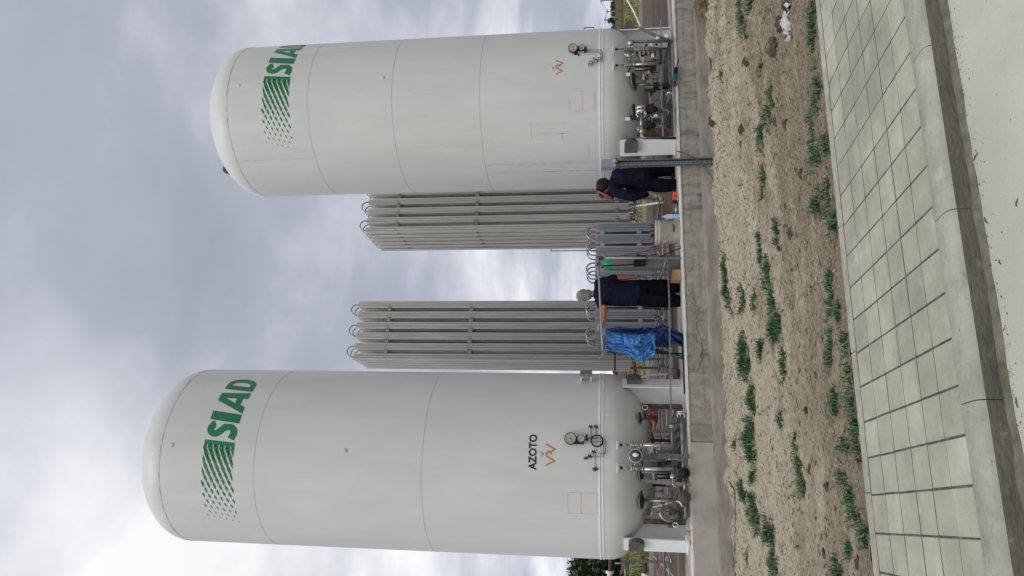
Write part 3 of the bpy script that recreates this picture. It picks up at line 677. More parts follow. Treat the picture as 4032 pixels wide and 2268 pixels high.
# ------------------------------------------------------------------ plumbing of the left tank
z5, z6 = zm(2250,1560,5.152), zm(2250,1800,5.152)
P5, P6 = zz(2250,1560,5.152), zz(2250,1800,5.152)
Yf = -.16
hand_valve(LT, z5, (930,990), (1215,985), (1420,990), (2080,1015), -.24, .066, .034)
hand_valve(LT, z6, (930,215), (1225,220), (1440,238), (2080,242), -.24, .075, .034)
g1, p1, n1 = gauge(LT, LCX, 1900+810/2.345, 1650+178/2.345, .18, -35)
g2, p2, n2 = gauge(LT, LCX, 1900+908/2.345, 1650+180/2.345, .115, 60)
mb = MB(); mb.box((p1+p2)/2-n1*.04, (.06,.05,.12)); mb.box(p1+Vector((-.055,.03,-.10)), (.05,.05,.09)); mb.box(p2+Vector((.02,.02,-.085)), (.09,.05,.03)); mb.box(p2+Vector((-.07,.03,-.02)), (.03,.05,.03)); mb.parts('gauge_block', 'black', LT)
tb = MB()
T5 = lambda pts, off=.03: on_shell(LCX, P5, pts, off)
for pts in ([(300,855),(640,858),(685,880),(692,920),(692,1165),(540,1165)], [(300,870),(390,940),(620,915),(640,960),(646,1230),(500,1230),(380,1222),(300,1258)], [(395,620),(398,740),(400,870)], [(505,620),(508,740),(510,850)]):
    tb.tube(T5(pts), .0055, 6)
tb.tube(on_shell(LCX, P6, [(485,-45),(490,80),(492,220)], .03), .005, 6); tb.parts('capillary_tube', 'pipe_grey', LT)
sv = MB()
for q in ((395,620),(505,620),(460,1130),(380,1222)): small_valve(sv, T5([q], .035)[0], (.3,-.1,1))
small_valve(sv, on_shell(LCX, P6, [(490,245)], .035)[0], (0,0,1), 1.2); small_valve(sv, T5([(300,1258)], .04)[0], (0,0,1)); sv.parts('needle_valve', 'dark_iron', LT)
c = T5([(520,905)], .045)[0]; nn = (c-Vector((LCX,TCY,c.z))).normalized()
MB().ring(c, nn, .088, .010, 30, 8).ring(c+nn*.015, nn, .083, .007, 30, 8).build('hose_coil', 'black', LT)
shape_on_tank('rust_run', [([(d2m(1.5),-.02),(d2m(2.6),-.05),(d2m(2.3),.03),(d2m(1.2),.035)], [])], LCX, 1.285, 'pale_strip', LT, .006)
# manifold pipes along the platform edge
mf = MB(); mf.tube([z5(2222,380,.10), z5(2260,1180,.10), z6(2335,1225,.10)], .030, 12); mf.tube([z5(2315,420,.22), z6(2345,700,.22), z6(2360,1220,.22)], .030, 12)
man = mf.build('manifold_pipe', 'steel', LT)
fl = MB(); a_ = z5(2222,330,.10); fl.cyl(a_, (1,0,0), .078, .022, 20); fl.cyl(a_+Vector((-.028,0,0)), (1,0,0), .078, .022, 20); bolts(fl, a_-Vector((.03,0,0)), (1,0,0), .062, 6, .008, .1); fl.build('flange', 'bright_steel', man)
br = MB(); br.bar(z5(1450,1215,-.06), z5(2372,1222,-.02), .062, .062); br.bar(z6(1420,480,.1), z6(2395,562,-.01), .05, .05); br.bar(z5(1490,710,.5), z5(2150,712,.5), .045, .045); br.bar(z6(1200,1210,.55), z6(2390,1225,.5), .05, .05)
for A, B in (((1985,770),(2185,560)), ((2000,960),(2200,760)), ((2030,1150),(2200,960)), ((1960,560),(2160,470))): br.bar(z5(*A,.42), z5(*B,.2), .075, .02)
for A, B in (((1970,200),(2185,30)), ((2000,380),(2200,300)), ((1990,660),(2210,560)), ((2030,760),(2210,650))): br.bar(z6(*A,.42), z6(*B,.2), .075, .02)
br.parts('support_frame', 'pipe_grey', LT)
bk = MB(); bk.bar(z6(1640,568,.3), z6(2035,578,.3), .035, .012); bk.bar(z5(1600,893,.4), z5(2010,903,.4), .045, .012); bk.bar(z5(1640,740,.42), z5(1650,960,.42), .05, .02); bk.bar(z5(1410,1080,-.02), z6(1450,160,-.02), .09, .02); bk.bar(z6(1735,1130,.02), z6(1965,980,.02), .03, .015); bk.parts('strap_iron', 'black', LT)
MB().bar(z6(1700,1075,.02), z6(1735,1125,.02), .018, .012).build('red_tip', 'red', LT)
def head_flange(root, cx, x, y, r, m='dark_iron', pipe=None, rp=.022):
    p, n = head_ray(cx, x, y); ax = (n*.35 + Vector((0,-.25,-1))).normalized()
    h = MB().lathe([(r*.9,-.03),(r,-.012),(r,.0),(r*.95,.003),(r*.94,-.002)], p+ax*.02, 30, ax).build('head_nozzle', 'bracket', root)
    MB().cyl(p+ax*.014, ax, r*.945, .014, 28).build('nozzle_cover', m, h)
    return p+ax*.03, ax
p, ax = head_flange(LT, LCX, *P6(1400,330), .115); p, ax = head_flange(LT, LCX, *P6(1408,865), .140); 
pp = MB(); pp.tube([p, z6(1800,885,.12), z6(2130,890,.05)], .024, 12); pp.curve([z6(2130,890,.05), z6(2200,905,.03), z6(2240,960,.02), z6(2245,1010,.02)], .024, 10)
pp.curve([z5(1250,1105,Yf-.05), z5(1330,1060,Yf-.08), z5(1420,1030,Yf-.08), z5(1530,1045,Yf-.05)], .020, 10)
pp.tube([z6(1295,90,-.24), z6(1300,205,-.24)], .020, 10); pp.curve([z6(1985,1000,.0), z6(1860,1045,-.05), z6(1805,1130,-.08), z6(1840,1220,-.08), z6(1940,1285,-.06), z6(2050,1290,-.03)], .021, 10)
pp.curve([z6(1960,38,-.1), z6(2150,42,-.1), z6(2245,80,-.08), z6(2280,190,-.04)], .016, 8); pp.tube([z6(2300,955,-.01), z6(2308,1225,-.01)], .026, 10); pp.tube([z6(2290,450,-.03), z6(2300,700,-.03)], .016, 8)
pp.tube([z5(2030,560,.1), z5(2040,1010,-.05)], .015, 8); pp.curve([z6(2040,290,.0), z6(2055,420,.0), z6(2065,560,.0), z6(2130,600,.0), z6(2230,590,.02)], .013, 8)
pp.parts('process_pipe', 'steel', LT)
dp = MB(); dp.tube([z6(1430,305,-.0), z6(1930,318,-.02)], .016, 8); dp.tube([z6(1740,385,.1), z6(1960,388,.1)], .018, 8); dp.tube([z5(1700,815,.45), z5(1960,822,.45)], .013, 8); dp.tube([z5(1440,1295,-.1), z5(1900,1305,-.1)], .018, 8); dp.tube([z6(1480,800,.5), z6(1590,830,.5)], .03, 8); dp.tube([z6(1700,930,.1), z6(1900,940,.1)], .013, 8)
dp.tube([z5(1380,430,.7), z5(1760,492,.7)], .010, 8); dp.tube([z5(1500,280,.6), z5(1490,480,.6)], .02, 8)
for k in range(7): dp.tube([z5(1690+k*62, 1085+20*(k%3), .15), z5(1700+k*62, 1165+12*(k%2), .1)], .016, 8)
for k in range(6): dp.tube([z6(2010+k*38, 1010+15*(k%3), .05), z6(2015+k*38, 1100+12*(k%2), .03)], .012, 8)
rq2 = random.Random(21)
for k in range(16):
    b0 = rq2.uniform(700, 1440); a0 = rq2.uniform(1560, 1900); Y0 = rq2.uniform(.0, .5); L0 = rq2.uniform(80, 330)
    dp.tube([z5(a0, b0, Y0), z5(min(2230, a0+L0), b0+rq2.uniform(-8,8), Y0)], rq2.choice((.007,.009,.013)), 8)
    if k % 2: dp.tube([z5(a0, b0, Y0), z5(a0+5, b0+rq2.uniform(60,150), Y0)], .008, 8)
for k in range(16):
    b0 = rq2.uniform(250, 1250); a0 = rq2.uniform(1600, 1950); Y0 = rq2.uniform(.0, .5); L0 = rq2.uniform(80, 300)
    dp.tube([z6(a0, b0, Y0), z6(min(2280, a0+L0), b0+rq2.uniform(-8,8), Y0)], rq2.choice((.007,.009,.013)), 8)
    if k % 2: dp.tube([z6(a0+L0*.5, b0, Y0), z6(a0+L0*.5, b0+rq2.uniform(60,150), Y0)], .008, 8)
dp.parts('drain_pipe', 'pipe_grey', LT)
wr = MB(); wr.bar(z6(1655,280,.2), z6(1665,450,.2), .022, .022); wr.cyl(z5(1650,800,.45), (0,0,1), .052, .014, 16); wr.cyl(z5(1655,1100,.1), (0,0,1), .05, .014, 16); wr.cyl(z6(2045,400,.0), (0,0,1), .022, .05, 12); wr.bar(z6(1200,1205,.5), z6(1350,1207,.5), .06, .055); wr.box(z6(1640,810,1.2), (.09,.02,.08)); wr.parts('valve_knob', 'white_plastic', LT)
rg = MB(); c = z5(1300,1210,-.26); rg.lathe([(.001,-.05),(.06,-.05),(.095,-.02),(.095,.01),(.085,.02),(.03,.03),(.001,.035)], c, 30, (0,-1,.1)); reg = rg.build('regulator', 'dark_iron', LT)
MB().ell(c+Vector((.01,-.05,0)), (.03,.02,.045)).build('regulator_cap', 'white_plastic', reg)
MB().ring(c+Vector((0,-.01,0)), (0,-1,.1), .094, .007, 30, 6).build('regulator_rim', 'bright_steel', reg)
f3 = MB(); c = z5(1575,1060,-.22); f3.cyl(c, (.2,-.75,.62), .082, .022, 26); bolts(f3, c, (.2,-.75,.62), .06, 8, .009, .035); f3.cyl(c, (.2,-.75,.62), .03, .06, 16); f3.build('flange', 'steel', LT)
for (f, a, b, r, m) in ((z6, 2290, 322, .082, 'black'), (z6, 2290, 820, .092, 'rust')):
    c = f(a, b, -.06); k = MB(); k.lathe([(.03,-.08),(r,-.04),(r,0),(r*.8,.012),(r*.45,.02),(r*.4,.035),(.001,.038)], c, 28, (-.1,-1,.05)); bolts(k, c, (-.1,-1,.05), r*.85, 10, .008, .02); k.build('diaphragm_cap', m, LT)
f4 = MB(); c = z5(2030,600,.1); f4.cyl(c, (1,0,0), .042, .016, 18); f4.cyl(c-Vector((.025,0,0)), (1,0,0), .042, .016, 18); bolts(f4, c-Vector((.012,0,0)), (1,0,0), .036, 6, .006, .06); f4.build('flange', 'bright_steel', LT)
pu = MB(); c = z6(2160,1180,-.03); pu.lathe([(.001,-.09),(.045,-.09),(.06,-.06),(.06,.03),(.05,.05),(.05,.07),(.001,.075)], c, 20, (-.2,-1,0)); pu.box(z6(2200,1300,.05), (.10,.09,.09)); pu.box(z6(2010,1130,.02), (.07,.07,.05)); pu.cyl(z6(2030,1390,.0), (0,0,1), .03, .11, 14); pu.build('pump', 'dark_iron', LT)
MB().ring(z6(2110,1375,-.06), (.3,-1,.2), .032, .010, 20, 8).build('shackle', 'bright_steel', LT)
p, ax = head_flange(LT, LCX, *P5(1372,450), .1); MB().tube([p, z5(1470,480,.6)], .02, 8).cyl(z5(1470,420,.55), (1,0,0), .02, .12, 8).build('elbow_valve', 'dark_iron', LT)
MB().ring(z5(1490,230,.55), (.5,-1,.2), .045, .009, 7, 6).build('valve_wheel', 'white_plastic', LT)

# ------------------------------------------------------------------ plumbing of the right tank
zA, zB, zC = zm(2400,50,7.247), zm(2400,220,7.247), zm(2400,380,7.247)
PA, PB, PC = zz(2400,50,7.247), zz(2400,220,7.247), zz(2400,380,7.247)
P1 = zz(2200,0,3.22)
hand_valve(RT, zA, (105,1040), (440,1042), (640,1050), (1380,1025), -.22, .066, .032, .03, 'pipe_grey')
hand_valve(RT, zB, (110,275), (455,262), (700,245), (1370,215), -.22, .070, .034, .03, 'steel')
g1, p1, n1 = gauge(RT, RCX, *P1(180,605), .165, -20); g2, p2, n2 = gauge(RT, RCX, *P1(292,600), .11, 40)
mb = MB(); mb.box((p1+p2)/2-n1*.05+Vector((0,0,0)), (.07,.06,.11)); mb.box(p1+Vector((-.09,.05,-.05)), (.05,.05,.07)); mb.box(p2+Vector((-.03,.03,-.06)), (.10,.05,.05)); mb.box(p1+Vector((-.13,.05,-.10)), (.03,.05,.03)); mb.parts('gauge_block', 'black', RT)
tb = MB()
for pts in ([(340,635),(535,632),(548,650),(550,780),(540,795)], [(340,660),(510,660),(528,680),(530,755),(470,760)], [(495,728),(540,735),(550,770)]): tb.tube(on_shell(RCX, P1, pts, .03), .007, 6)
tb.parts('capillary_tube', 'pipe_grey', RT)
sv = MB()
for q in ((455,750),(480,770),(415,790)): small_valve(sv, on_shell(RCX, P1, [q], .035)[0], (.3,-.1,.6), 1.2)
small_valve(sv, on_shell(RCX, P1, [(400,815)], .04)[0], (0,0,1), 1.2); sv.parts('needle_valve', 'steel', RT)
mf = MB(); mf.tube([zA(1710,790,.12), zB(1725,700,.12), zB(1740,1000,.12)], .030, 12); mf.tube([zA(590,900,-.16), zA(580,1449,-.16)], .022, 10); mf.curve([zA(580,905,-.16), zA(585,850,-.14), zA(680,826,-.10)], .026, 10); mf.tube([zA(680,826,-.10), zA(1810,800,.0)], .030, 12)
mf.tube([zB(1740,1000,.12), zB(1720,1150,.12), zC(1640,200,.2)], .026, 12)
man = mf.build('manifold_pipe', 'pipe_grey', RT)
MB().ell(zA(590,880,-.18), (.045,.045,.05)).build('pipe_elbow', 'bright_steel', man)
fl = MB(); c = zA(560,1110,-.14); fl.cyl(c, (-.3,-1,.1), .095, .025, 26); fl.cyl(c+Vector((.01,.04,0)), (-.3,-1,.1), .095, .02, 26); bolts(fl, c, (-.3,-1,.1), .075, 8, .010, .05); fl.build('flange', 'bright_steel', RT); fl = MB()
c = zC(905,420,-.12); fl.cyl(c+Vector((.04,0,0)), (1,0,0), .098, .045, 26); fl.cyl(c-Vector((.03,0,0)), (1,0,0), .098, .045, 26); bolts(fl, c, (1,0,0), .08, 8, .011, .17); fl.build('flange', 'bright_steel', RT); fl = MB()
c = zB(1715,1085,.1); fl.cyl(c, (1,0,0), .065, .03, 20); bolts(fl, c, (1,0,0), .052, 8, .008, .06); fl.build('flange', 'bright_steel', RT)
pp = MB(); pp.tube([zC(915,530,-.12), zC(915,860,-.12)], .030, 12); pp.tube([zC(920,850,-.12), zC(925,1060,-.12)], .044, 14); pp.tube([zC(800,945,-.12), zC(870,945,-.12)], .05, 14); pp.curve([zC(920,1060,-.12), zC(935,1130,-.12), zC(985,1170,-.11), zC(1050,1180,-.1)], .030, 10); 
pp.curve([zC(1170,545,-.05), zC(1220,590,-.06), zC(1320,600,-.06), zC(1430,590,-.05)], .016, 8); pp.curve([zC(1400,840,-.04), zC(1460,830,-.05), zC(1520,770,-.04), zC(1560,720,-.02)], .014, 8); pp.curve([zC(1450,0,.05), zC(1470,100,.03), zC(1510,170,.0)], .014, 8); pp.curve([zC(1560,400,.05), zC(1640,390,.02), zC(1690,440,.02), zC(1650,500,.03)], .010, 8)
pp.tube([zB(700,600,.2), zB(1180,600,.15)], .010, 8); pp.tube([zB(690,825,.15), zB(1200,822,.12)], .024, 10); pp.tube([zB(700,380,.0), zB(1180,372,.0)], .02, 8); pp.curve([zB(1440,430,.0), zB(1450,620,.0), zB(1440,760,.02)], .016, 8); pp.curve([zB(950,950,.1), zB(960,910,.1), zB(1010,890,.1), zB(1120,885,.1)], .012, 8)
pp.parts('process_pipe', 'steel', RT)
dk = MB(); dk.tube([zC(1050,1180,-.1), zC(1895,1185,.0)], .024, 10); dk.bar(zB(600,300,-.1), zB(520,500,-.14), .035, .02); dk.bar(zC(560,600,.3), zC(900,640,.3), .06, .05); dk.tube([zA(1370,1025,-.1), zA(1450,1030,0), zA(1460,1400,0)], .028, 10); dk.tube([zB(1370,215,-.1), zB(1470,200,-.05)], .028, 10)
dk.bar(zA(1560,1449,.2), zA(1690,880,.1), .05, .03); dk.bar(zB(1560,330,.2), zB(1590,760,.2), .03, .03); dk.bar(zB(1540,1000,.2), zB(1560,1449,.2), .03, .03); dk.bar(zB(1640,350,.2), zB(1660,900,.2), .04, .03); dk.bar(zC(1760,230,.2), zC(1640,860,.1), .06, .03)
for k in range(6): dk.tube([zB(740, 180+k*44, .1+.05*(k%2)), zB(1330, 170+k*46, .1)], .011+.004*(k%3), 8)
for k in range(5): dk.tube([zA(760+k*130, 980, .1), zA(790+k*130, 1240, .12)], .012+.005*(k%2), 8)
for k in range(7): dk.tube([zC(1230+k*62, 650+20*(k%3), .1), zC(1240+k*62, 760+14*(k%2), .08)], .012+.006*(k%2), 8)
for k in range(4): dk.tube([zC(1300+k*60, 340+20*(k%2), .0), zC(1310+k*60, 470, .0)], .014, 8)
rq2 = random.Random(33)
for k in range(22):
    f_ = zB if k % 2 else zC; b0 = rq2.uniform(100, 1050); a0 = rq2.uniform(950, 1400); Y0 = rq2.uniform(.0, .5); L0 = rq2.uniform(100, 420)
    dk.tube([f_(a0, b0, Y0), f_(min(1750, a0+L0), b0+rq2.uniform(-8,8), Y0)], rq2.choice((.008,.010,.014)), 8)
    if k % 3: dk.tube([f_(a0+L0*.6, b0, Y0), f_(a0+L0*.6, b0+rq2.uniform(80,190), Y0)], .009, 8)
dk.parts('drain_pipe', 'dark_iron', RT)
bx = MB(); bx.box(zC(1160,365,-.16), (.14,.10,.10)); bx.cyl(zC(1230,360,-.16), (0,0,1), .055, .12, 16); bx.cyl(zC(1310,370,-.16), (0,0,1), .035, .08, 14); bx.box(zC(1110,825,-.16), (.13,.10,.06)); bx.cyl(zC(1190,830,-.16), (0,0,1), .055, .12, 8); bx.cyl(zC(1270,830,-.16), (0,0,1), .03, .06, 12)
for q in ((zB,1060,410),(zB,1180,390),(zB,1085,550),(zB,1080,655),(zB,1200,445),(zA,960,1225),(zA,1040,1180),(zA,780,1130),(zA,1050,930),(zA,1340,905)): bx.cyl(q[0](q[1],q[2],-.02), (0,0,1), .02, .04, 10)
bx.box(zB(1330,860,.0), (.10,.08,.09)); bx.box(zB(1600,860,.05), (.08,.08,.12)); bx.parts('actuator', 'black', RT)
for a, b, r in ((680,735,.165),): head_flange(RT, RCX, *PB(a,b), r)
head_flange(RT, RCX, *PC(680,420), .125)
wr = MB(); wr.box(zB(530,530,-.15), (.05,.03,.07)); wr.box(zC(510,645,.2), (.055,.03,.09)); wr.box(zB(965,600,.1), (.12,.015,.02)); wr.box(zB(950,80,.0), (.13,.015,.014)); wr.box(zB(1110,440,.05), (.1,.012,.014)); wr.box(zA(955,920,.0), (.05,.015,.014)); wr.ell(zA(1375,735,-.02), (.04,.04,.035)); wr.ell(zA(1640,690,.02), (.05,.05,.05)); wr.box(zA(1225,1230,.0), (.07,.03,.045)); wr.box(zA(1170,920,-.05), (.05,.03,.04)); wr.box(zC(1310,545,-.12), (.04,.01,.06)); wr.box(zC(1325,433,-.12), (.012,.01,.06))
wr.parts('valve_knob', 'white_plastic', RT)

# ================================================================== front rails
PF = thing('guard_rail', 'grey pipe guard rail with a round end flange, gripped by the grey-haired worker', 'guard rail', PZ(2688,1016,.012))
v1, v2 = zm(2250,860,5.152), zm(2250,1100,5.152); v3 = zm(2250,1340,5.152); v4 = zm(2250,620,5.152)
Yr = .12
MB().tube([v1(560,800,Yr), v1(2225,805,Yr)], .019, 10).build('post', 'galv_grey', PF)
MB().tube([v1(545,830,Yr), v2(565,100,Yr), v2(610,1000,Yr), v3(635,230,Yr-.02)], .016, 10).build('top_rail', 'galv_grey', PF)
MB().tube([v1(1950,770,Yr), v2(1985,400,Yr), v3(2005,600,Yr), z5(2020,570,.1)], .012, 10).build('lower_rail', 'pipe_grey', PF)
fl = MB(); c = v3(645,290,Yr-.02); ax = (.55,-.35,.75); fl.cyl(c, ax, .098, .02, 26); bolts(fl, c, ax, .075, 8, .009, .035); fl.cyl(c, ax, .03, .05, 14); fl.build('end_flange', 'pipe_grey', PF)
cl = MB(); cl.box(v1(545,930,Yr), (.05,.05,.05)); cl.cyl(v1(630,985,Yr-.02), (0,-1,0), .024, .05, 14); cl.box(v1(600,800,Yr), (.06,.05,.08)); cl.box(v1(1520,780,Yr), (.07,.05,.03)); cl.parts('clamp', 'dark_iron', PF)
MB().tube([v1(1925,820,.2), v1(1800,1240,.6)], .011, 8).build('brace', 'galv_grey', PF)
RR = thing('hand_rail', 'long thin horizontal pipe rail along the back of the platform', 'rail', (4, 3.6, 0))
MB().tube([PY(2570,-60,3.6), PY(2573,800,3.6), PY(2592,1400,3.6), PY(2608,1950,3.6), PY(2618,2330,3.6)], .016, 8).build('rail', 'pipe_grey', RR)
pk = MB()
for yy in (820, 1260, 2000): 
    q = PY(2585, yy, 3.6); pk.tube([Vector((q.x,3.62,.0)), Vector((q.x,3.62,q.z))], .014, 8)
pk.parts('post', 'pipe_grey', RR)
for i, (pts, lab) in enumerate((([zA(1458,205,.05), zA(1480,1449,.05), zC(1500,250,.05), zC(1530,1130,.05)], 'upper thin grey pipe running across the legs of the right tank'),
                            ([zA(1735,-360,.03), zA(1770,300,.03), zB(1800,600,.03), zC(1860,1110,.03)], 'lower thin grey pipe lying along the platform edge under the right tank'))):
    solo(MB().tube(pts, .013, 10), 'pipe_run', 'galv_grey', lab, 'pipe', 'thin pipes in front of the right tank')

# ================================================================== vaporizers
def star(mb, x, y, z0, z1, r=.105, n=8, rc=.020, t=.0028, rot=0):
    pts = []
    for k in range(n):
        a = 2*math.pi*k/n + rot; d = Vector((math.cos(a), math.sin(a))); p = Vector((-d.y, d.x))
        a2 = a + math.pi/n; 
        pts += [d*rc*.9 - p*t*1.6, d*r - p*t, d*r + p*t, d*rc*.9 + p*t*1.6]
    m = len(pts); vs = [(x+p.x, y+p.y, z) for z in (z0, z1) for p in pts]
    mb.add(vs, [(i, (i+1)%m, m+(i+1)%m, m+i) for i in range(m)] + [tuple(reversed(range(m))), tuple(range(m, 2*m))])
def ubend(mb, a, b, up, h, r, n=12):
    a, b = Vector(a), Vector(b); c = (a+b)/2; R = (b-a).length/2; d = (b-a).normalized(); up = Vector(up)
    pts = [a - up*.03] + [c - d*R*math.cos(math.pi*k/n) + up*(h-R + R*math.sin(math.pi*k/n)) for k in range(n+1)] + [b - up*.03]
    mb.tube(pts, r, 8)
def vaporizer(name, label, group, X0, nx, Y0, ny, z0, z1, pitch, m, rfin, loop, top_pairs, bot_pairs, straps, rot=0):
    cx, cy = X0+pitch*(nx-1)/2, Y0+pitch*(ny-1)/2
    T = thing(name, label, 'vaporizer', (cx, cy, 0), group)
    for j in range(ny):
        for i in range(nx):
            mb = MB(); star(mb, X0+pitch*i, Y0+pitch*j, z0, z1 + random.uniform(-.008,.008), rfin, rot=rot); mb.build('finned_tube', m, T)
    ub = m
    for j in range(ny):
        for i in top_pairs:
            mb = MB(); ubend(mb, (X0+pitch*i, Y0+pitch*j, z1), (X0+pitch*(i+1), Y0+pitch*j, z1), (0,0,1), loop, .0155); mb.build('return_bend', 'steel', T)
        for i in bot_pairs:
            mb = MB(); ubend(mb, (X0+pitch*i, Y0+pitch*j, z0), (X0+pitch*(i+1), Y0+pitch*j, z0), (0,0,-1), loop, .0155); mb.build('return_bend', 'steel', T)
    x0, x1 = X0-.02, X0+pitch*(nx-1)+.02; y0, y1 = Y0-.02, Y0+pitch*(ny-1)+.02
    for z, h in straps:
        mb = MB()
        for j in range(ny): mb.box(((x0+x1)/2, Y0+pitch*j, z), (x1-x0, .03, h))
        for i in range(nx): mb.box((X0+pitch*i, (y0+y1)/2, z), (.028, y1-y0, h*.9))
        mb.build('tie_bar', 'fin_tie' if m == 'fin_alu' else m, T)
    for xx in (X0, X0+pitch*(nx-1)):
        for yy in (Y0, Y0+pitch*(ny-1)):
            mb = MB(); mb.box((xx, yy, z0/2), (.05,.05,z0)); mb.box((xx, yy, .022), (.13,.13,.012)); mb.build('leg', 'bracket', T)
    return T
GV = 'tall finned vaporizers between the tanks'
strp = ((1.02,.09), (4.35,.09), (6.3,.08))
VL = vaporizer('tall_vaporizer', 'tall grey finned vaporizer standing beside the tank lettered AZOTO', GV, 3.345, 6, 4.6, 5, .74, 7.06, .25, 'fin_alu', .082, .165, (0,2,4), (1,3), strp, R_(0))
VR = vaporizer('tall_vaporizer', 'tall grey finned vaporizer partly hidden behind the stained tank', GV, 6.47, 6, 4.6, 6, .74, 7.06, .247, 'fin_alu', .081, .165, (0,2,4), (1,3), strp, R_(0))
# valves and hose loops under the right vaporizer
mb = MB()
for q, r in (((1220,920),.02),((1240,1020),.02),((1220,1115),.022),((1270,1300),.025)): mb.cyl(v4(*q,4.45), (0,0,1), r, .09, 10); mb.cyl(v4(q[0]+30,q[1],4.42), (1,0,0), r*1.3, .05, 10)
mb.tube([v4(1310,870,4.45), v4(1320,1330,4.45)], .018, 8); mb.build('drain_header', 'steel', VR)
mb = MB(); mb.curve([v4(1200,985,4.35), v4(1290,1000,4.3), v4(1335,1080,4.3), v4(1300,1160,4.3), v4(1200,1190,4.32)], .012, 8); mb.curve([v4(1120,1215,4.35), v4(1160,1205,4.35), v4(1200,1180,4.35)], .010, 8); mb.build('hose_loop', 'galv_grey', VR)
VP = 'low blue-grey finned vaporizers behind the workers'
V1 = vaporizer('low_vaporizer', 'low blue-grey finned vaporizer behind the bucket and gas cylinder', VP, 4.42, 5, 2.0, 3, .40, 1.455, .245, 'fin_blue', .096, .17, (0,2,3), (1,3), ((.62,.085),(1.32,.085)), 0)
V2 = vaporizer('low_vaporizer', 'low blue-grey finned vaporizer between the grey-haired worker and blue tarpaulin', VP, 3.17, 4, 2.05, 3, .36, 1.455, .245, 'fin_blue', .096, .17, (0,2), (1,2), ((.62,.085),(1.3,.085)), 0)

# ================================================================== people
def remeshed(name, mb, voxel, m, parent, smooth=6, wr=0., wscale=9, clip=None):
    me = mb.mesh(name, Vector(parent['_o'])); o = bpy.data.objects.new(name, me); C.objects.link(o)
    md = o.modifiers.new('r', 'REMESH'); md.mode = 'VOXEL'; md.voxel_size = voxel
    ms = o.modifiers.new('s', 'SMOOTH'); ms.factor = .5; ms.iterations = smooth
    bpy.context.view_layer.update()
    me2 = bpy.data.meshes.new_from_object(o.evaluated_get(bpy.context.evaluated_depsgraph_get()))
    bpy.data.objects.remove(o)
    if wr:
        for v in me2.vertices:
            p = v.co; a = noise.noise(Vector((p.x*wscale*.5+p.z*wscale*.5, p.y*wscale*.5, p.z*wscale)))
            v.co += v.normal*(wr*(1-2*abs(a))*.8 + wr*.4*noise.noise(p*wscale*2.2))
    for p in me2.polygons: p.use_smooth = True
    me2.materials.append(M[m]); me2.name = name
    r = bpy.data.objects.new(name, me2); C.objects.link(r); r.parent = parent; r['_o'] = parent['_o']; return r
def caps(mb, pts, rs, flat=None):
    """tapering limb: a chain of overlapping round sections, joined into one skin by the remesh."""
    for i in range(len(pts)-1):
        a, b = Vector(pts[i]), Vector(pts[i+1]); n = max(2, int((b-a).length/.012))
        for k in range(0, n+1, 2):
            t = k/n; r = rs[i]*(1-t)+rs[i+1]*t
            mb.ell(a.lerp(b, t), (r, r*(flat or 1), r), None, 10, 6)
def torso(mb, secs):                     # sections (centre, half width along w, half depth along d)
    for i in range(len(secs)-1):
        (a, wa, da, va), (b, wb, db, vb) = secs[i], secs[i+1]
        n = max(2, int((Vector(b)-Vector(a)).length/.02))
        for k in range(n+1):
            t = k/n; c = Vector(a).lerp(Vector(b), t); w = wa*(1-t)+wb*t; d = da*(1-t)+db*t
            v = (Vector(va)*(1-t)+Vector(vb)*t).normalized(); ax = (Vector(b)-Vector(a)).normalized(); n2 = v.cross(ax).normalized(); v = ax.cross(n2).normalized()
            rot = Matrix((v, n2, ax)).transposed()
            mb.ell(c, (w, d, .045), rot, 14, 6)
def hand(mb, wrist, dirv, palm_n, curl, s=1., side=1):
    """palm, four unequal bent fingers and a thumb from the side of the palm."""
    d = Vector(dirv).normalized(); n = Vector(palm_n).normalized(); w = d.cross(n).normalized()*side
    wrist = Vector(wrist); pc = wrist + d*.045*s
    rot = Matrix((w, n, d)).transposed(); mb.ell(pc, (.042*s, .018*s, .056*s), rot, 12, 8)
    for k, (off, L) in enumerate(((-.030,.072),(-.010,.082),(.011,.077),(.030,.060))):
        p = wrist + d*.090*s + w*off*s; pts = [p - d*.02*s, p]; a = 0; q = p
        for seg, f in enumerate((.45,.32,.23)):
            a += curl*(.8 if seg else .6); q = q + (d*math.cos(a) + n*math.sin(a))*L*f*s; pts.append(q)
        caps(mb, pts, [.0105*s,.0105*s,.0098*s,.009*s,.008*s])
    p = wrist + d*.03*s - w*.036*s; caps(mb, [p, p + (d*.55 - w*.55 + n*.3)*.04*s, p + (d*.9 - w*.35 + n*.7)*.068*s], [.013*s,.0115*s,.009*s])

# --- grey-haired worker seen from behind
WY = .62
W1 = thing('person', 'grey-haired person in navy shirt and black trousers gripping the pipe guard rail', 'person', PZ(2686,1155,.012))
j = lambda a, b, dy=0.: v2(a, b, WY+dy)
foot_r, foot_l = j(2235,150), j(2235,435); foot_r.z = foot_l.z = .05
kn_r, kn_l = j(1820,140,-.03), j(1820,425,-.03); hip_r, hip_l = j(1400,170), j(1400,390)
pel = j(1330,285); wai = j(1080,285); che = j(720,275,-.02); nb = j(490,290,-.02); nk = j(410,300,0); hd = j(285,325,.03)
sh_r, sh_l = j(560,70,-.01), j(565,440,-.01)
el_r, wr_r = j(960,-40,-.03), j(1300,-52,.02)
el_l, wr_l = j(670,600,-.16), j(655,860,-.34)
X_ = Vector((1,0,0)); hx = Vector((.97,-.2,0))
b = MB()
torso(b, [(pel,.16,.11,X_), (wai,.155,.105,X_), (che,.185,.115,X_), (nb+Vector((0,0,-.05)),.12,.08,X_)])
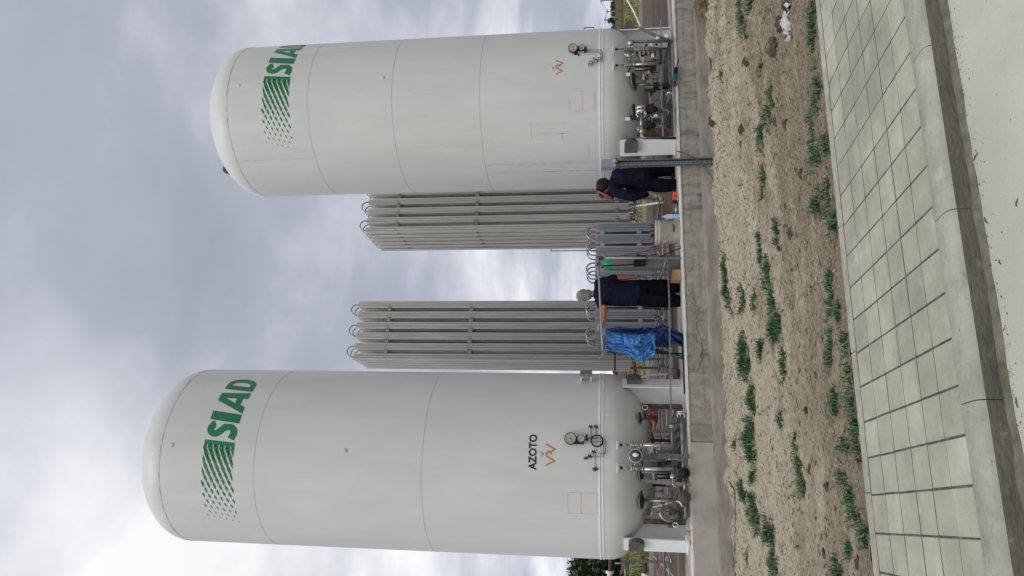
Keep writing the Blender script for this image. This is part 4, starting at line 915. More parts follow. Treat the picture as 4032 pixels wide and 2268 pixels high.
caps(b, [nb, nk, hd], [.062,.058,.06]); b.ell(hd+Vector((-.005,.012,.01)), (.075,.092,.112)); b.ell(hd+Vector((-.01,.06,-.05)), (.052,.055,.058))
b.ell(hd+Vector((-.05,.10,-.012)), (.013,.022,.018)); b.ell(hd+Vector((-.078,.012,-.012)), (.012,.022,.032)); b.ell(hd+Vector((.072,.005,-.012)), (.012,.022,.032))
for s, e, w_, in ((sh_r, el_r, wr_r), (sh_l, el_l, wr_l)): caps(b, [s, e, w_], [.062,.058,.040])
for h, k, f in ((hip_r, kn_r, foot_r), (hip_l, kn_l, foot_l)): caps(b, [h, k, f], [.085,.06,.042])
remeshed('body', b, .014, 'skin', W1, 5)
s_ = MB()
torso(s_, [(j(1370,275),.235,.155,X_), (wai,.225,.145,X_), (che,.225,.145,X_), (nb+Vector((0,0,-.045)),.16,.10,X_), (nb+Vector((0,0,.0)),.09,.08,X_)])
caps(s_, [sh_r, sh_r.lerp(el_r,.78)], [.080,.074]); caps(s_, [sh_l, sh_l.lerp(el_l,.62)], [.080,.074]); caps(s_, [nb+Vector((0,0,-.05)), sh_r], [.08,.078]); caps(s_, [nb+Vector((0,0,-.05)), sh_l], [.08,.078])
remeshed('shirt', s_, .013, 'navy', W1, 5, .011, 8)
t = MB(); torso(t, [(j(1500,280),.215,.15,X_), (j(1280,280),.21,.145,X_)])
for h, k, f in ((hip_r, kn_r, foot_r), (hip_l, kn_l, foot_l)): caps(t, [h, k, f+Vector((0,0,.0))], [.135,.125,.112])
remeshed('trousers', t, .014, 'trouser', W1, 5, .009, 7)
h = MB(); h.ell(hd+Vector((.0,-.012,.030)), (.094,.104,.112)); h.ell(hd+Vector((0,-.05,-.04)), (.080,.06,.075)); h.ell(hd+Vector((.0,.03,.09)), (.08,.085,.06))
hair = remeshed('hair', h, .011, 'hair_grey', W1, 2, .022, 30)
for name, w_, d_, n_, cu, m_, sd in (('glove', wr_r, (wr_r-el_r), (-.6,.6,0), .35, 'glove_dark', 1), ('glove', wr_l, (v2(615,1000,Yr)-wr_l), (0,0,1), .9, 'glove', -1)):
    g = MB(); hand(g, w_, d_, n_, cu, 1.4 if m_ == 'glove' else 1.2, sd); caps(g, [Vector(w_)-Vector(d_).normalized()*.05, Vector(w_)+Vector(d_).normalized()*.02], [.042,.038]); remeshed(name, g, .006, m_, W1, 2)
for f in (foot_r, foot_l):
    g = MB(); g.ell(Vector((f.x, f.y+.03, .05)), (.052,.14,.045)); g.ell(Vector((f.x, f.y-.06, .07)), (.045,.05,.06)); remeshed('shoe', g, .01, 'black', W1, 2)

# --- bent worker with raised welding helmet
BY = .72
W2 = thing('person', 'stooping person in dark navy overalls with a red and black welding helmet', 'person', PZ(2672,690,.012))
j = lambda a, b, dy=0.: v4(a, b, BY+dy)
foot_b, foot_f = j(2150,250,.12), j(2150,560,-.06); foot_b.z = foot_f.z = .05
kn_b, kn_f = j(1800,260,.08), j(1790,570,-.08); hip_b, hip_f = j(1440,300,.08), j(1450,510,-.06)
pel = j(1430,400); wai = j(1230,400,.0); che = j(1010,430,.02); nb = j(830,560,.04); hd = j(640,610,.06)
sh_f, sh_b = j(890,700,-.12), j(930,330,.14)
el, wr_ = j(1230,800,-.16), j(1510,735,-.08)
el_b, wr_b = j(1250,640,.25), j(1500,690,.2)
V_ = Vector((.75,.65,0)).normalized()
b = MB(); torso(b, [(pel,.16,.11,V_), (wai,.16,.11,V_), (che,.185,.12,V_), (nb,.10,.08,V_)])
caps(b, [nb, nb.lerp(hd,.6), hd], [.065,.06,.06]); b.ell(hd, (.092,.075,.108)); b.ell(hd+Vector((-.06,0,-.055)), (.05,.05,.055)); b.ell(hd+Vector((-.105,-.005,-.03)), (.022,.013,.018)); b.ell(hd+Vector((.01,-.078,-.02)), (.022,.012,.03))
caps(b, [sh_f, el, wr_], [.058,.048,.033]); caps(b, [sh_b, el_b, wr_b], [.058,.048,.033])
for h, k, f in ((hip_b, kn_b, foot_b), (hip_f, kn_f, foot_f)): caps(b, [h, k, f], [.085,.06,.042])
remeshed('body', b, .014, 'skin', W2, 5)
s_ = MB(); torso(s_, [(j(1480,405),.225,.165,V_), (wai,.215,.155,V_), (che,.225,.16,V_), (j(890,520,.03),.16,.13,V_), (j(790,575,.04),.085,.08,V_)])
caps(s_, [nb.lerp(che,.35), sh_f, el, wr_], [.11,.098,.085,.062]); caps(s_, [nb.lerp(che,.5), sh_b, el_b, wr_b], [.12,.1,.085,.06])
remeshed('jacket', s_, .014, 'navy_jacket', W2, 5, .012, 8)
t = MB(); torso(t, [(j(1560,400),.20,.16,V_), (j(1380,400),.20,.155,V_)])
for h, k, f in ((hip_b, kn_b, foot_b), (hip_f, kn_f, foot_f)): caps(t, [h, k, f], [.135,.125,.108])
remeshed('trousers', t, .015, 'trouser_navy', W2, 5, .010, 7)
h = MB(); h.ell(j(600,560,.06), (.125,.105,.09)); h.ell(j(660,520,.06), (.10,.10,.10)); h.ell(j(640,610,.06), (.095,.098,.10)); h.ell(j(705,590,.06), (.085,.088,.06)); remeshed('helmet_cap', h, .012, 'black', W2, 3)
# curved red visor shell tilted forward of the face
vz = MB(); prof = [(495,640),(512,705),(565,775),(655,830),(775,845),(865,835)]; inner = [(560,625),(620,650),(680,665),(735,690),(790,745),(850,785)]
rows_ = []
for k in range(len(prof)):
    for t in (0,.5,1):
        for s in (-1,-.5,0,.5,1):
            a = Vector(j(*prof[k], .05)); c = Vector(j(*inner[k], .05)); q = a.lerp(c, 1-math.cos(s*1.25) if t == 0 else 0)
    base = Vector(j(*prof[k], .06)); back = Vector(j(*inner[k], .06))
    rows_.append([base.lerp(back, abs(s)**2.2*.95) + Vector((.25*s*.42, s*.115, 0)) for s in (-1,-.8,-.6,-.4,-.2,0,.2,.4,.6,.8,1)])
n = len(rows_[0]); vz.add([p for r in rows_ for p in r], [(i*n+k, i*n+k+1, (i+1)*n+k+1, (i+1)*n+k) for i in range(len(rows_)-1) for k in range(n-1)], True)
vo = vz.build('helmet_visor', 'helmet_red', W2); md = vo.modifiers.new('s', 'SOLIDIFY'); md.thickness = .012
MB().box(j(610,785,.02), (.03,.10,.09), Matrix.Rotation(R_(35),3,'Y')).build('visor_lens', 'black', W2)
MB().bar(j(760,700,-.06), j(850,830,-.05), .03, .02).build('visor_edge', 'black', W2)
for w_, d_, m_, sd in ((wr_, j(1700,760,-.08)-wr_, 'glove_dark', 1), (wr_b, j(1680,730,.2)-wr_b, 'glove', -1)):
    g = MB(); hand(g, w_, d_, (-.8,-.3,-.2), .55, 1.2, sd); caps(g, [Vector(w_)-Vector(d_).normalized()*.05, Vector(w_)+Vector(d_).normalized()*.02], [.055,.042]); remeshed('glove', g, .006, m_, W2, 2)
for f in (foot_b, foot_f):
    g = MB(); g.ell(Vector((f.x-.05, f.y, .05)), (.14,.052,.045)); g.ell(Vector((f.x+.04, f.y, .07)), (.05,.045,.06)); remeshed('shoe', g, .01, 'black', W2, 2)

# ================================================================== things on the platform
# blue tarpaulin gathered over the stand
def drape(mb, left, right, f, Yb, amp, seed, nx=48, ny=64, lean=.0):
    """cloth between two edge curves (photo-space, top to bottom) with gathered folds in depth."""
    def interp(c, t):
        t *= len(c)-1; i = min(int(t), len(c)-2); u = t-i; return (c[i][0]*(1-u)+c[i+1][0]*u, c[i][1]*(1-u)+c[i+1][1]*u)
    vs = []
    for i in range(ny+1):
        t = i/ny; l, r = interp(left, t), interp(right, t)
        for k in range(nx+1):
            s = k/nx; a = l[0]*(1-s)+r[0]*s; b_ = l[1]*(1-s)+r[1]*s
            fold = amp*(math.sin(s*11+seed+t*2.2+1.5*fbm(s*2+seed, t*2, 0, 2))*.5 + 2.4*(.3-abs(noise.noise(Vector((s*2.6+seed, t*3.4, 4))))) + 1.5*(.3-abs(noise.noise(Vector((s*6.+seed+t*3, t*6.5-s*2, 9))))) + .35*fbm(s*12, t*14, seed, 3))*(.3+.7*min(1, t*2.5))
            bulge = -.10*math.sin(s*math.pi)
            vs.append(f(a + 10*fbm(s*4, t*3, seed+3, 2), b_ + 8*fbm(s*3, t*4, seed+8, 2), Yb + fold + bulge + lean*t))
    mb.add(vs, [(i*(nx+1)+k, i*(nx+1)+k+1, (i+1)*(nx+1)+k+1, (i+1)*(nx+1)+k) for i in range(ny) for k in range(nx)], True)
TP = thing('tarpaulin', 'crumpled bright blue tarpaulin hanging from the pipe guard rail', 'tarpaulin', PZ(2690,1350,.012))
mb = MB(); drape(mb, [(690,1030),(860,1080),(1150,1095),(1330,1120),(1620,1095),(1700,1110)], [(690,1430),(860,1470),(1080,1510),(1230,1590),(1440,1700),(1490,1640),(1700,1570)], v2, .24, .075, 1.0)
o = mb.build('front_fold', 'tarp', TP); o.modifiers.new('s', 'SOLIDIFY').thickness = .004
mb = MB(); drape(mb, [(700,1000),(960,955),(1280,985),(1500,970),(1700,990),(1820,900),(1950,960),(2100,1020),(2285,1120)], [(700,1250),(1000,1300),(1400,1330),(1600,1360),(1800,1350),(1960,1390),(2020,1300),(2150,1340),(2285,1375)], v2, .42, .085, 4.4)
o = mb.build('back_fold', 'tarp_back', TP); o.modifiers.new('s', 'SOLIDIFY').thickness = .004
mb = MB(); drape(mb, [(1060,1100),(1300,1125),(1400,1130)], [(1060,1330),(1230,1400),(1390,1360)], v2, .16, .03, 8.8, 16, 14)
o = mb.build('turned_flap', 'tarp', TP); o.modifiers.new('s', 'SOLIDIFY').thickness = .004
mb = MB()
for k in range(7): mb.curve([v2(650+random.uniform(-10,20), 1150+k*40, .14), v2(690, 1170+k*38, .16), v2(760+random.uniform(-20,40), 1160+k*42, .2)], .006, 5, 3)
mb.build('tie_cord', 'tarp_back', TP)
# black stand with arm
SD = thing('stand', 'thin black upright stand with a side arm behind the blue tarpaulin', 'stand', PZ(2690,1392,.012))
MB().tube([v3(700,235,.33), v3(2290,272,.33)], .013, 8).build('upright', 'black', SD); MB().tube([v3(880,255,.33), v3(882,610,.33)], .013, 8).build('arm', 'black', SD); MB().box(v3(2250,272,.33), (.17,.05,.012)).box(v3(2285,470,.2)+Vector((0,0,.01)), (.95,.05,.02)).build('foot', 'black', SD)
mb = MB(); mb.curve([v3(1700,190,.38), v3(1900,250,.38), v3(2100,310,.34), v3(2250,350,.3)], [.03]*19, 8); solo(mb, 'green_strap', 'hose_green', 'dark green rolled strap leaning out below the tarpaulin', 'strap')
# gas cylinder
c = PZ(2686, 1032, .012); c.y = .42; c.x = PY(2550, 1036, .42).x; c.z = .012
GC = thing('gas_cylinder', 'grey gas cylinder with green domed shoulder behind the guard rail post', 'gas cylinder', c)
MB().lathe([(.001,0),(.115,0),(.125,.02),(.125,1.10)], c, 32).build('cylinder_body', 'cyl_grey', GC)
MB().lathe([(.125,1.10),(.125,1.13),(.118,1.20),(.09,1.26),(.05,1.29),(.03,1.30),(.001,1.30)], c, 32).build('shoulder', 'green_cap', GC)
MB().cyl(c+Vector((0,0,1.33)), (0,0,1), .022, .09, 12).cyl(c+Vector((.03,-.02,1.34)), (1,-.4,0), .012, .08, 8).cyl(c+Vector((0,0,1.385)), (0,0,1), .03, .02, 12).build('cylinder_valve', 'steel', GC)
BG = MB(); q = [v1(1290,780,.2), v1(1340,705,.2), v1(1400,740,.2), v1(1520,745,.2), v1(1505,930,.2), v1(1280,945,.2), v1(1262,880,.2)]; BG.prism(q, (0,.10,0)); solo(BG, 'tool_bag', 'black', 'black tool bag hanging on the guard rail post beside the cylinder', 'bag')
mb = MB(); mb.curve([v1(640,960,.1), v1(950,950,.11), v1(1300,935,.13)], .013, 8); solo(mb, 'torch_hose', 'black', 'stiff black torch hose hanging from the top rail clamp', 'hose')
mb = MB(); mb.curve([v1(870,775,.1), v1(1340,700,.1), v1(1780,600,.08), v1(2225,560,.05)], .007, 6); solo(mb, 'red_hose', 'red_hose', 'taut thin red hose slanting down from the guard rail post', 'hose')
mb = MB(); mb.tube([v1(1790,780,.1), v1(2225,595,.06)], .009, 6); solo(mb, 'black_rod', 'black', 'thin black rod leaning between the post and the platform edge', 'rod')
# bucket
c = v1(2232, 282, .24); c.z = .012; rt = .205; H_ = .40
BK = thing('bucket', 'large dirty cream plastic bucket on the platform edge', 'bucket', c)
MB().lathe([(.001,.0),(.180,.0),(.187,.01),(rt,.33),(rt+.006,.335),(rt+.006,.35),(rt,.353),(rt+.003,H_-.02),(rt+.010,H_-.015),(rt+.010,H_),(rt-.004,H_),(rt-.006,.33),(.17,.02),(.001,.018)], c, 40).build('pail', 'bucket', BK)
hw = MB(); pts = [c + Vector((rt*math.cos(R_(a)), -abs(math.sin(R_(a)))*(rt+.012), .35 - .235*abs(math.sin(R_(a))))) for a in range(0, 181, 12)]; hw.tube(pts, .006, 6); bail = hw.build('bail', 'steel', BK)
MB().tube(pts[6:10], .011, 8).build('grip', 'black', bail)
# bottle
c = v4(2160, 1198, .14); c.z = .012
WB = thing('water_bottle', 'clear blue plastic water bottle standing beside the bucket', 'bottle', c)
MB().lathe([(.001,0),(.040,.0),(.043,.01),(.041,.06),(.043,.075),(.041,.09),(.043,.15),(.043,.20),(.040,.225),(.018,.268),(.014,.275),(.014,.295),(.001,.296)], c, 24).build('bottle_body', 'water_plastic', WB)
MB().lathe([(.0445,.12),(.0445,.205)], c, 24).build('bottle_label', 'label_white', WB); MB().cyl(c+Vector((0,0,.30)), (0,0,1), .017, .024, 16).build('bottle_cap', 'cap_blue', WB)
# boxes
def carton(name, label, m, a, b, c, d, f, Y, dep, flap=True):
    q = [f(*p, Y) for p in (a, b, c, d)]; base = min(p.z for p in q); lift = .0
    B = MB(); B.prism(q, (0, dep, 0)); r = solo(B, name, m, label, 'box', 'cardboard boxes on the platform')
    if flap:
        k = MB(); top = sorted(q, key=lambda p: -p.z)[:2]; k.prism([top[0], top[1], top[1]+Vector((0,-.05,.045)), top[0]+Vector((0,-.05,.045))], (0,.004,0)); fo_ = k.build('flap', 'cardboard_dark', r)
    return r
carton('cardboard_box', 'brown cardboard box with open flaps beside the grey-haired worker', 'cardboard', (2030,1042), (2030,1235), (2250,1238), (2252,1030), v1, .12, .2)
carton('cardboard_box', 'dark brown cardboard box behind the water bottle', 'cardboard_dark', (1840,945), (1850,1150), (2010,1165), (1975,950), v4, .9, .2, False)
carton('cardboard_box', 'pale wrapped carton under the gloved hands of the stooping worker', 'wood_pale', (1760,690), (1830,820), (1900,800), (1880,690), v4, .9, .2, False)
TB = thing('tool_box', 'bright orange-red tool case at the feet of the stooping worker', 'tool case', v4(2140,780,.2))
MB().prism([v4(2060,690,.16), v4(2145,710,.16), v4(2150,870,.16), v4(2052,850,.16)], (0,.12,0)).build('case', 'orange', TB); MB().prism([v4(2052,850,.165), v4(2150,868,.165), v4(2155,885,.165), v4(2060,880,.165)], (0,.10,0)).build('case_base', 'black', TB); MB().bar(v4(2090,770,.15), v4(2130,790,.15), .03, .012).build('latch', 'dark_iron', TB)
mats_ = ['wood_old', 'pipe_grey', 'wood_old', 'dark_iron', 'steel']
labs = ['short brown batten beside the orange tool case', 'grey pipe offcut lying by the dark cardboard box', 'old plank offcut nearest the platform edge by the bottle', 'dark iron bar under the stooping worker', 'short bright steel pipe with open end by the bottle']
for k, (a, b) in enumerate((((1960,880),(1950,1080)), ((2010,860),(2000,1120)), ((2060,890),(2055,1130)), ((2120,900),(2105,1120)), ((2150,910),(2130,1140)))):
    mb = MB()
    A, B_ = v4(*a, .35+.1*(4-k)), v4(*b, .35+.1*(4-k)); A.z = B_.z = .045
    if k in (1,4): mb.tube([A, B_], .03, 12)
    else: mb.bar(A, B_, .07, .05)
    solo(mb, ['wood_offcut','pipe_offcut','wood_offcut','iron_bar','pipe_offcut'][k], mats_[k], labs[k], 'offcut', 'offcuts lying by the stooping worker')
mb = MB(); mb.tube([v4(1325,985,4.0), v4(1850,905,2.6)], .022, 8); solo(mb, 'white_pole', 'white_plastic', 'white plastic pole leaning under the tall vaporizer behind the stooping worker', 'pole', 'white poles on the platform')
mb = MB(); mb.tube([v4(1820,680,1.3), v4(1745,1250,1.2)], .016, 8); solo(mb, 'steel_rail', 'pipe_grey', 'slanting thin grey pipe behind the bottle and boxes', 'pipe')
mb = MB(); A = v3(1425,750,3.2); mb.tube([A, v3(1640,692,3.2), v3(1950,688,2.6)], .02, 8); solo(mb, 'white_pole', 'white_plastic', 'bent white plastic pole beside the right leg of the AZOTO tank', 'pole', 'white poles on the platform')
mb = MB(); A, B_ = PZ(2590,1450,.06), PZ(2668,1468,.05); mb.bar(A, B_, .11, .03); solo(mb, 'grey_board', 'wood_old', 'flat grey-brown board lying on the platform beside the AZOTO tank', 'board')
mb = MB(); mb.tube([v3(1240,420,6.4), v3(1255,800,6.4)], .025, 10); solo(mb, 'orange_pipe', 'orange_pipe', 'orange pipe lying behind the tall vaporizer of the AZOTO tank', 'pipe')
mb = MB(); mb.tube([v3(1285,440,6.6), v3(1300,800,6.6)], .026, 10); mb.cyl(v3(1290,610,6.6), (1,0,0), .04, .06, 10); solo(mb, 'rusty_pipe', 'rust', 'dull rusty pipe lying just below the orange pipe', 'pipe')
mb = MB(); q = z5(1590,400,6.5); mb.ell(q+Vector((.0,0,.02)), (.33,.2,.20), None, 14, 8); mb.ell(q+Vector((-.25,0,.05)), (.2,.18,.18), None, 14, 8); mb.ell(q+Vector((.25,0,.02)), (.24,.18,.22), None, 14, 8); W_ = thing('blanket_bundle', 'red blanket bundle heaped behind the AZOTO tank', 'bundle', q-Vector((0,0,.25))); remeshed('bundle', mb, .03, 'blanket_red', W_, 3, .03, 6)
mb = MB(); mb.bar(z5(1662,520,5.5), z5(1665,680,5.5), .05, .03); solo(mb, 'yellow_level', 'yellow', 'short yellow bar seen under the AZOTO tank', 'bar')
# rag at the left leg
mb = MB(); q = v2(2385, 1988-1100+0, .0)
q = zm(2250,1988,5.152)(2385,650,.12); q.z = .05
RG = thing('rag', 'crumpled white and red rag at the left leg of the AZOTO tank', 'rag', Vector((q.x,q.y,.012)))
mb.ell(q, (.06,.05,.045)); mb.ell(q+Vector((-.05,.0,-.01)), (.06,.04,.03)); remeshed('white_cloth', mb, .01, 'plastic_bag', RG, 1, .02, 18)
m2 = MB(); m2.ell(q+Vector((.045,-.03,-.005)), (.045,.035,.04)); remeshed('red_cloth', m2, .01, 'blanket_red', RG, 1, .016, 20)
# angle grinder
a, b_ = zB(1900,330,-.03), zB(1840,760,-.04)
GR = thing('angle_grinder', 'teal and black angle grinder lying on the platform edge', 'angle grinder', (a+b_)/2)
d = (b_-a).normalized()
MB().tube([a, a+d*.02, a.lerp(b_,.3), a.lerp(b_,.5)], [.02,.032,.03,.034], 14).build('handle', 'black', GR); MB().tube([a.lerp(b_,.5), a.lerp(b_,.6), a.lerp(b_,.9), b_], [.036,.042,.042,.034], 16).build('motor_housing', 'teal', GR)
MB().cyl(b_+d*.035, d, .03, .06, 12).cyl(b_+d*.06+Vector((0,-.02,-.02)), (0,-.6,-.8), .03, .05, 14).build('gear_head', 'dark_iron', GR); MB().curve([a, zB(1935,200,-.05), zB(1985,100,-.06), zB(1960,130,-.07), zB(1920,240,-.05)], .006, 6).build('power_cord', 'black', GR)
# perforated post with socket box
pa, pb = PY(2412, 636, -.14), PY(2806, 632, -.14)
PS = thing('socket_post', 'grey perforated steel post with a socket box on top', 'post', Vector((pb.x, -.14, -.6)))
ztop, zbot = PY(2378, 648, -.14).z, -.62; xp = (PY(2600, 645, -.14)).x
mb = MB(); mb.box((xp+.025,-.10,(ztop+zbot)/2), (.10,.012,ztop-zbot)); mb.box((xp+.07,-.13,(ztop+zbot)/2), (.012,.072,ztop-zbot)); mb.box((xp-.025,-.135,(ztop+zbot)/2), (.012,.082,ztop-zbot)); mb.box((xp+.0,-.17,(ztop+zbot)/2), (.045,.010,ztop-zbot)); ch = mb.build('channel', 'post_grey', PS)
hl = MB()
for k in range(24): hl.box((xp-.0315, -.15, zbot+.05+k*.075), (.004,.012,.03)); hl.box((xp+.0, -.1755, zbot+.05+k*.075), (.012,.004,.03))
hl.build('slot', 'black', ch)
z0 = PY(2368, 650, -.14).z
mb = MB(); mb.prism([(xp-.07,-.22,z0+.005), (xp+.07,-.22,z0+.005), (xp+.075,-.22,z0-.22), (xp-.06,-.22,z0-.22)], (0,.14,0)); sb = mb.build('socket_box', 'socket_grey', PS)
MB().cyl((xp+.045,-.21,z0-.23), (.3,-.35,-.9), .045, .07, 18).cyl((xp-.03,-.2,z0-.23), (-.3,-.35,-.9), .035, .05, 16).build('socket', 'galv_grey', sb); MB().cyl((xp+.052,-.222,z0-.265), (.3,-.35,-.9), .038, .02, 18).box((xp+.0,-.21,z0-.225), (.05,.05,.02)).build('socket_cap', 'red', sb)
mb = MB(); r6 = zm(2600,400,3.6225); mb.curve([r6(230,705,-.02), r6(370,745,-.06), r6(480,800,-.24), r6(590,880,-.24), r6(680,990,-.22), r6(750,1110,-.2), r6(770,1250,-.2), r6(810,1380,-.22), zm(2600,800,3.6225)(850,100,-.24), zm(2600,800,3.6225)(880,350,-.22), zm(2600,800,3.6225)(930,500,-.2)], .008, 6); solo(mb, 'power_cable', 'rust', 'thin brown cable sagging from the platform to the dirt by the socket post', 'cable')
zl = zm(2600,1868,3.6225); mb = MB(); mb.curve([zl(1050,100,-.34), zl(1068,500,-.34), zl(1075,800,-.34), zl(1060,1050,-.36), zl(1085,1250,-.36), zl(1110,1450,-.36), zl(1130,1700,-.36)], .008, 6)
for v in mb.v: v.z = max(v.z, dirt_z(v.x, v.y)+.01) if v.z < dirt_z(v.x, v.y)+.03 else v.z
solo(mb, 'ground_cable', 'wood_old', 'thin brown cable lying on the dirt below the AZOTO tank', 'cable')
mb = MB(); mb.curve([v4(2155,130,.1), v4(2120,200,.08), v4(2115,250,.06), v4(2145,285,.04)], .008, 6); solo(mb, 'lime_strap', 'lime', 'lime-yellow strap hanging beside the socket post', 'strap')
# conduit brace at the right
BR = thing('conduit', 'bent conduit leaning past the right leg of the stained tank', 'conduit', zA(1810,790,-.03))
MB().tube([PY(2455,-60,.4), PY(2470,0,.35), PY(2497,48,.3), zA(900,440,.2)], .016, 8).build('white_length', 'white_plastic', BR); MB().bar(zA(860,440,.15), zA(1400,700,.05), .06, .025).bar(zA(1390,690,.05), zA(1810,800,-.02), .055, .025).build('grey_length', 'bracket', BR)

# far left manifold behind the AZOTO tank
z7 = zm(2250,1988,5.152)
ML = thing('pipe_manifold', 'rusty pipe manifold with white flanges left of the AZOTO tank', 'pipe manifold', z7(1500,1145,5.0))
MB().curve([z7(800,1000,4.9), z7(795,1100,5), z7(790,1250,5), z7(775,1600,5)], .042, 12).build('pipe', 'rust', ML); MB().tube([z7(1500,1180,5), z7(1510,1600,5)], .035, 12).build('pipe', 'rust', ML)
MB().cyl(z7(780,1365,5), (1,0,0), .088, .05, 20).cyl(z7(775,1440,5), (1,0,0), .05, .1, 16).build('flange', 'white_enamel', ML); MB().cyl(z7(1500,1415,5), (1,0,0), .08, .05, 20).build('flange', 'white_enamel', ML)
MB().bar(z7(1000,1130,4.9), z7(2240,1170,4.9), .045, .045).parts('post', 'pipe_grey', ML)
mb = MB(); mb.tube([z7(880,1180,4.8), z7(1180,1185,4.8)], .010, 6); mb.tube([z7(1090,1180,4.8), z7(1095,1500,4.8)], .016, 6); mb.tube([z7(1900,960,4.2), z7(1905,1500,4.2)], .012, 8); mb.tube([z7(1985,1100,4.2), z7(1980,1500,4.2)], .016, 8); mb.tube([z7(1740,1000,4.5), z7(1750,1500,4.5)], .010, 8); mb.parts('small_pipe', 'steel', ML)
mb = MB(); mb.box(z7(1910,1090,4.1), (.09,.04,.08)); mb.tube([z7(2000,1050,4.1), z7(2030,1180,4.1)], .018, 8); mb.build('valve_body', 'bright_steel', ML); MB().cyl(z7(2255,1190,4.1), (0,-1,0), .03, .06, 12).build('clamp', 'black', ML)
mb = MB(); mb.tube([z7(1740,1100,4.4), z7(1745,1320,4.4)], .011, 6); mb.build('red_tape', 'red', ML)
mb = MB(); mb.curve([z7(2260,980,1.4), z7(2320,1150,.9), z7(2370,1350,.7), z7(2390,1600,.6)], .009, 6)
for v in mb.v: v.z = .03
solo(mb, 'floor_cable', 'pipe_grey', 'grey cable lying on the platform left of the AZOTO tank', 'cable')

# ================================================================== vegetation, soil, litter
def tree(label, x, y, h, r, z=-.6, n=2600, leaf=.16, trunk=.16, seed=1):
    rnd = random.Random(seed)
    T = thing('tree', label, 'tree', (x, y, z), 'dark trees beyond the field')
    tr = MB(); tr.tube([(x,y,z), (x+.1,y,z+h*.35), (x+.2,y,z+h*.75)], [trunk, trunk*.7, trunk*.25], 8)
    cl = []
    for k in range(26):
        a = rnd.uniform(0, 6.283); e = rnd.uniform(-.4, 1); rr = r*rnd.uniform(.45, .95); c = Vector((x+math.cos(a)*rr*math.sqrt(max(.1,1-e*e*.8)), y+math.sin(a)*rr*math.sqrt(max(.1,1-e*e*.8)), z+h*.58+e*h*.38)); cl.append((c, r*rnd.uniform(.22,.42)))
        if k % 3 == 0: tr.tube([(x+.1,y,z+h*.35), c], [trunk*.35, .02], 6)
    tr.build('trunk', 'trunk', T)
    mb = MB()
    for k in range(n):
        c, cr = cl[rnd.randrange(len(cl))]; d = Vector((rnd.gauss(0,1), rnd.gauss(0,1), rnd.gauss(0,1))).normalized(); p = c + d*cr*rnd.uniform(.5,1.08)
        u = Vector((rnd.gauss(0,1), rnd.gauss(0,1), rnd.gauss(0,.6))).normalized(); w = u.cross(d).normalized(); s = leaf*rnd.uniform(.6,1.4)
        mb.add([p-u*s, p+w*s*.5, p+u*s, p-w*s*.5], [(0,1,2,3)])
    mb.build('crown', 'leaf', T)
q = PY(2340, 2262, 34); tree('dark bushy tree behind the rusty pipe manifold', q.x-.3, 34, 3.9, 2.3, seed=3, n=5200, leaf=.15)
q = PY(2330, 2420, 37); tree('dark tree at the far left beyond the manifold', q.x-1, 37, 4.4, 2.6, seed=5, n=4200, leaf=.16)
q = PY(2396, 80, 190); T3 = tree('small dark tree on the horizon by the far utility poles', q.x, 190, 3.4, .9, seed=8, n=700, leaf=.3)
# hedge on the horizon
mb = MB(); rnd = random.Random(4)
for k in range(9000):
    x = rnd.uniform(-500, 900); hh = 2.3+.7*fbm(x*.02, 1, 0, 4)+.4*fbm(x*.15, 3, 0, 3); p = Vector((x, 372+rnd.uniform(-4,4), -.5+rnd.uniform(0,1)**.7*max(.6,hh))); s = rnd.uniform(.5,1.1)
    u = Vector((rnd.gauss(0,1), rnd.gauss(0,.3), rnd.gauss(0,1))).normalized(); w = u.cross(Vector((0,-1,.2))).normalized(); mb.add([p-u*s, p+w*s*.7, p+u*s, p-w*s*.7], [(0,1,2,3)])
stuff(mb.build('treeline', 'leaf'), 'low dark hedge line along the horizon beyond the fields', 'hedge')
# utility poles
def pole(label, ytop, xtop, xbot, Y, arms):
    q0, q1 = PY(xtop, ytop, Y), PY(xbot, ytop, Y); T = thing('utility_pole', label, 'utility pole', Vector((q0.x, Y, min(q1.z,-.45))), 'utility poles on the far road')
    MB().tube([(q0.x,Y,-.5), (q0.x,Y,q0.z)], [Y*.0012, Y*.0009], 8).build('mast', 'pole_wood', T)
    mb = MB()
    for dz, w in arms: mb.box((q0.x, Y, q0.z-dz), (w, .1*Y/100, .12*Y/100))
    mb.build('crossarm', 'pole_wood', T); return q0
a = pole('tall utility pole at the right edge of the view', 3, 2362, 2420, 130, ((.3,1.6),))
b_ = pole('utility pole standing in front of the ploughed field', 46, 2388, 2466, 95, ((.15,.9),))
c = pole('distant utility pole beside the small dark tree', 79, 2378, 2420, 190, ((.4,2.6),(1.3,1.4)))
mb = MB()
for off in (-.6, .6): mb.tube([a+Vector((off+30,-40,1.0)), a+Vector((off,0,-.3)), (a+c)/2+Vector((off,0,-1.2)), c+Vector((off,0,-.3)), c+Vector((-80,40,-.3))], .03, 4)
solo(mb, 'power_line', 'pipe_grey', 'thin sagging wires between the distant utility poles', 'wire')
mb = MB(); q0 = PY(2170, 988, 30); mb.tube([(q0.x,30,-.6), (q0.x,30,q0.z)], .04, 8); mb.box((q0.x+.12,30,q0.z), (.32,.06,.05)); solo(mb, 'lamp_mast', 'pole_wood', 'thin distant mast between the two tall vaporizers', 'mast')

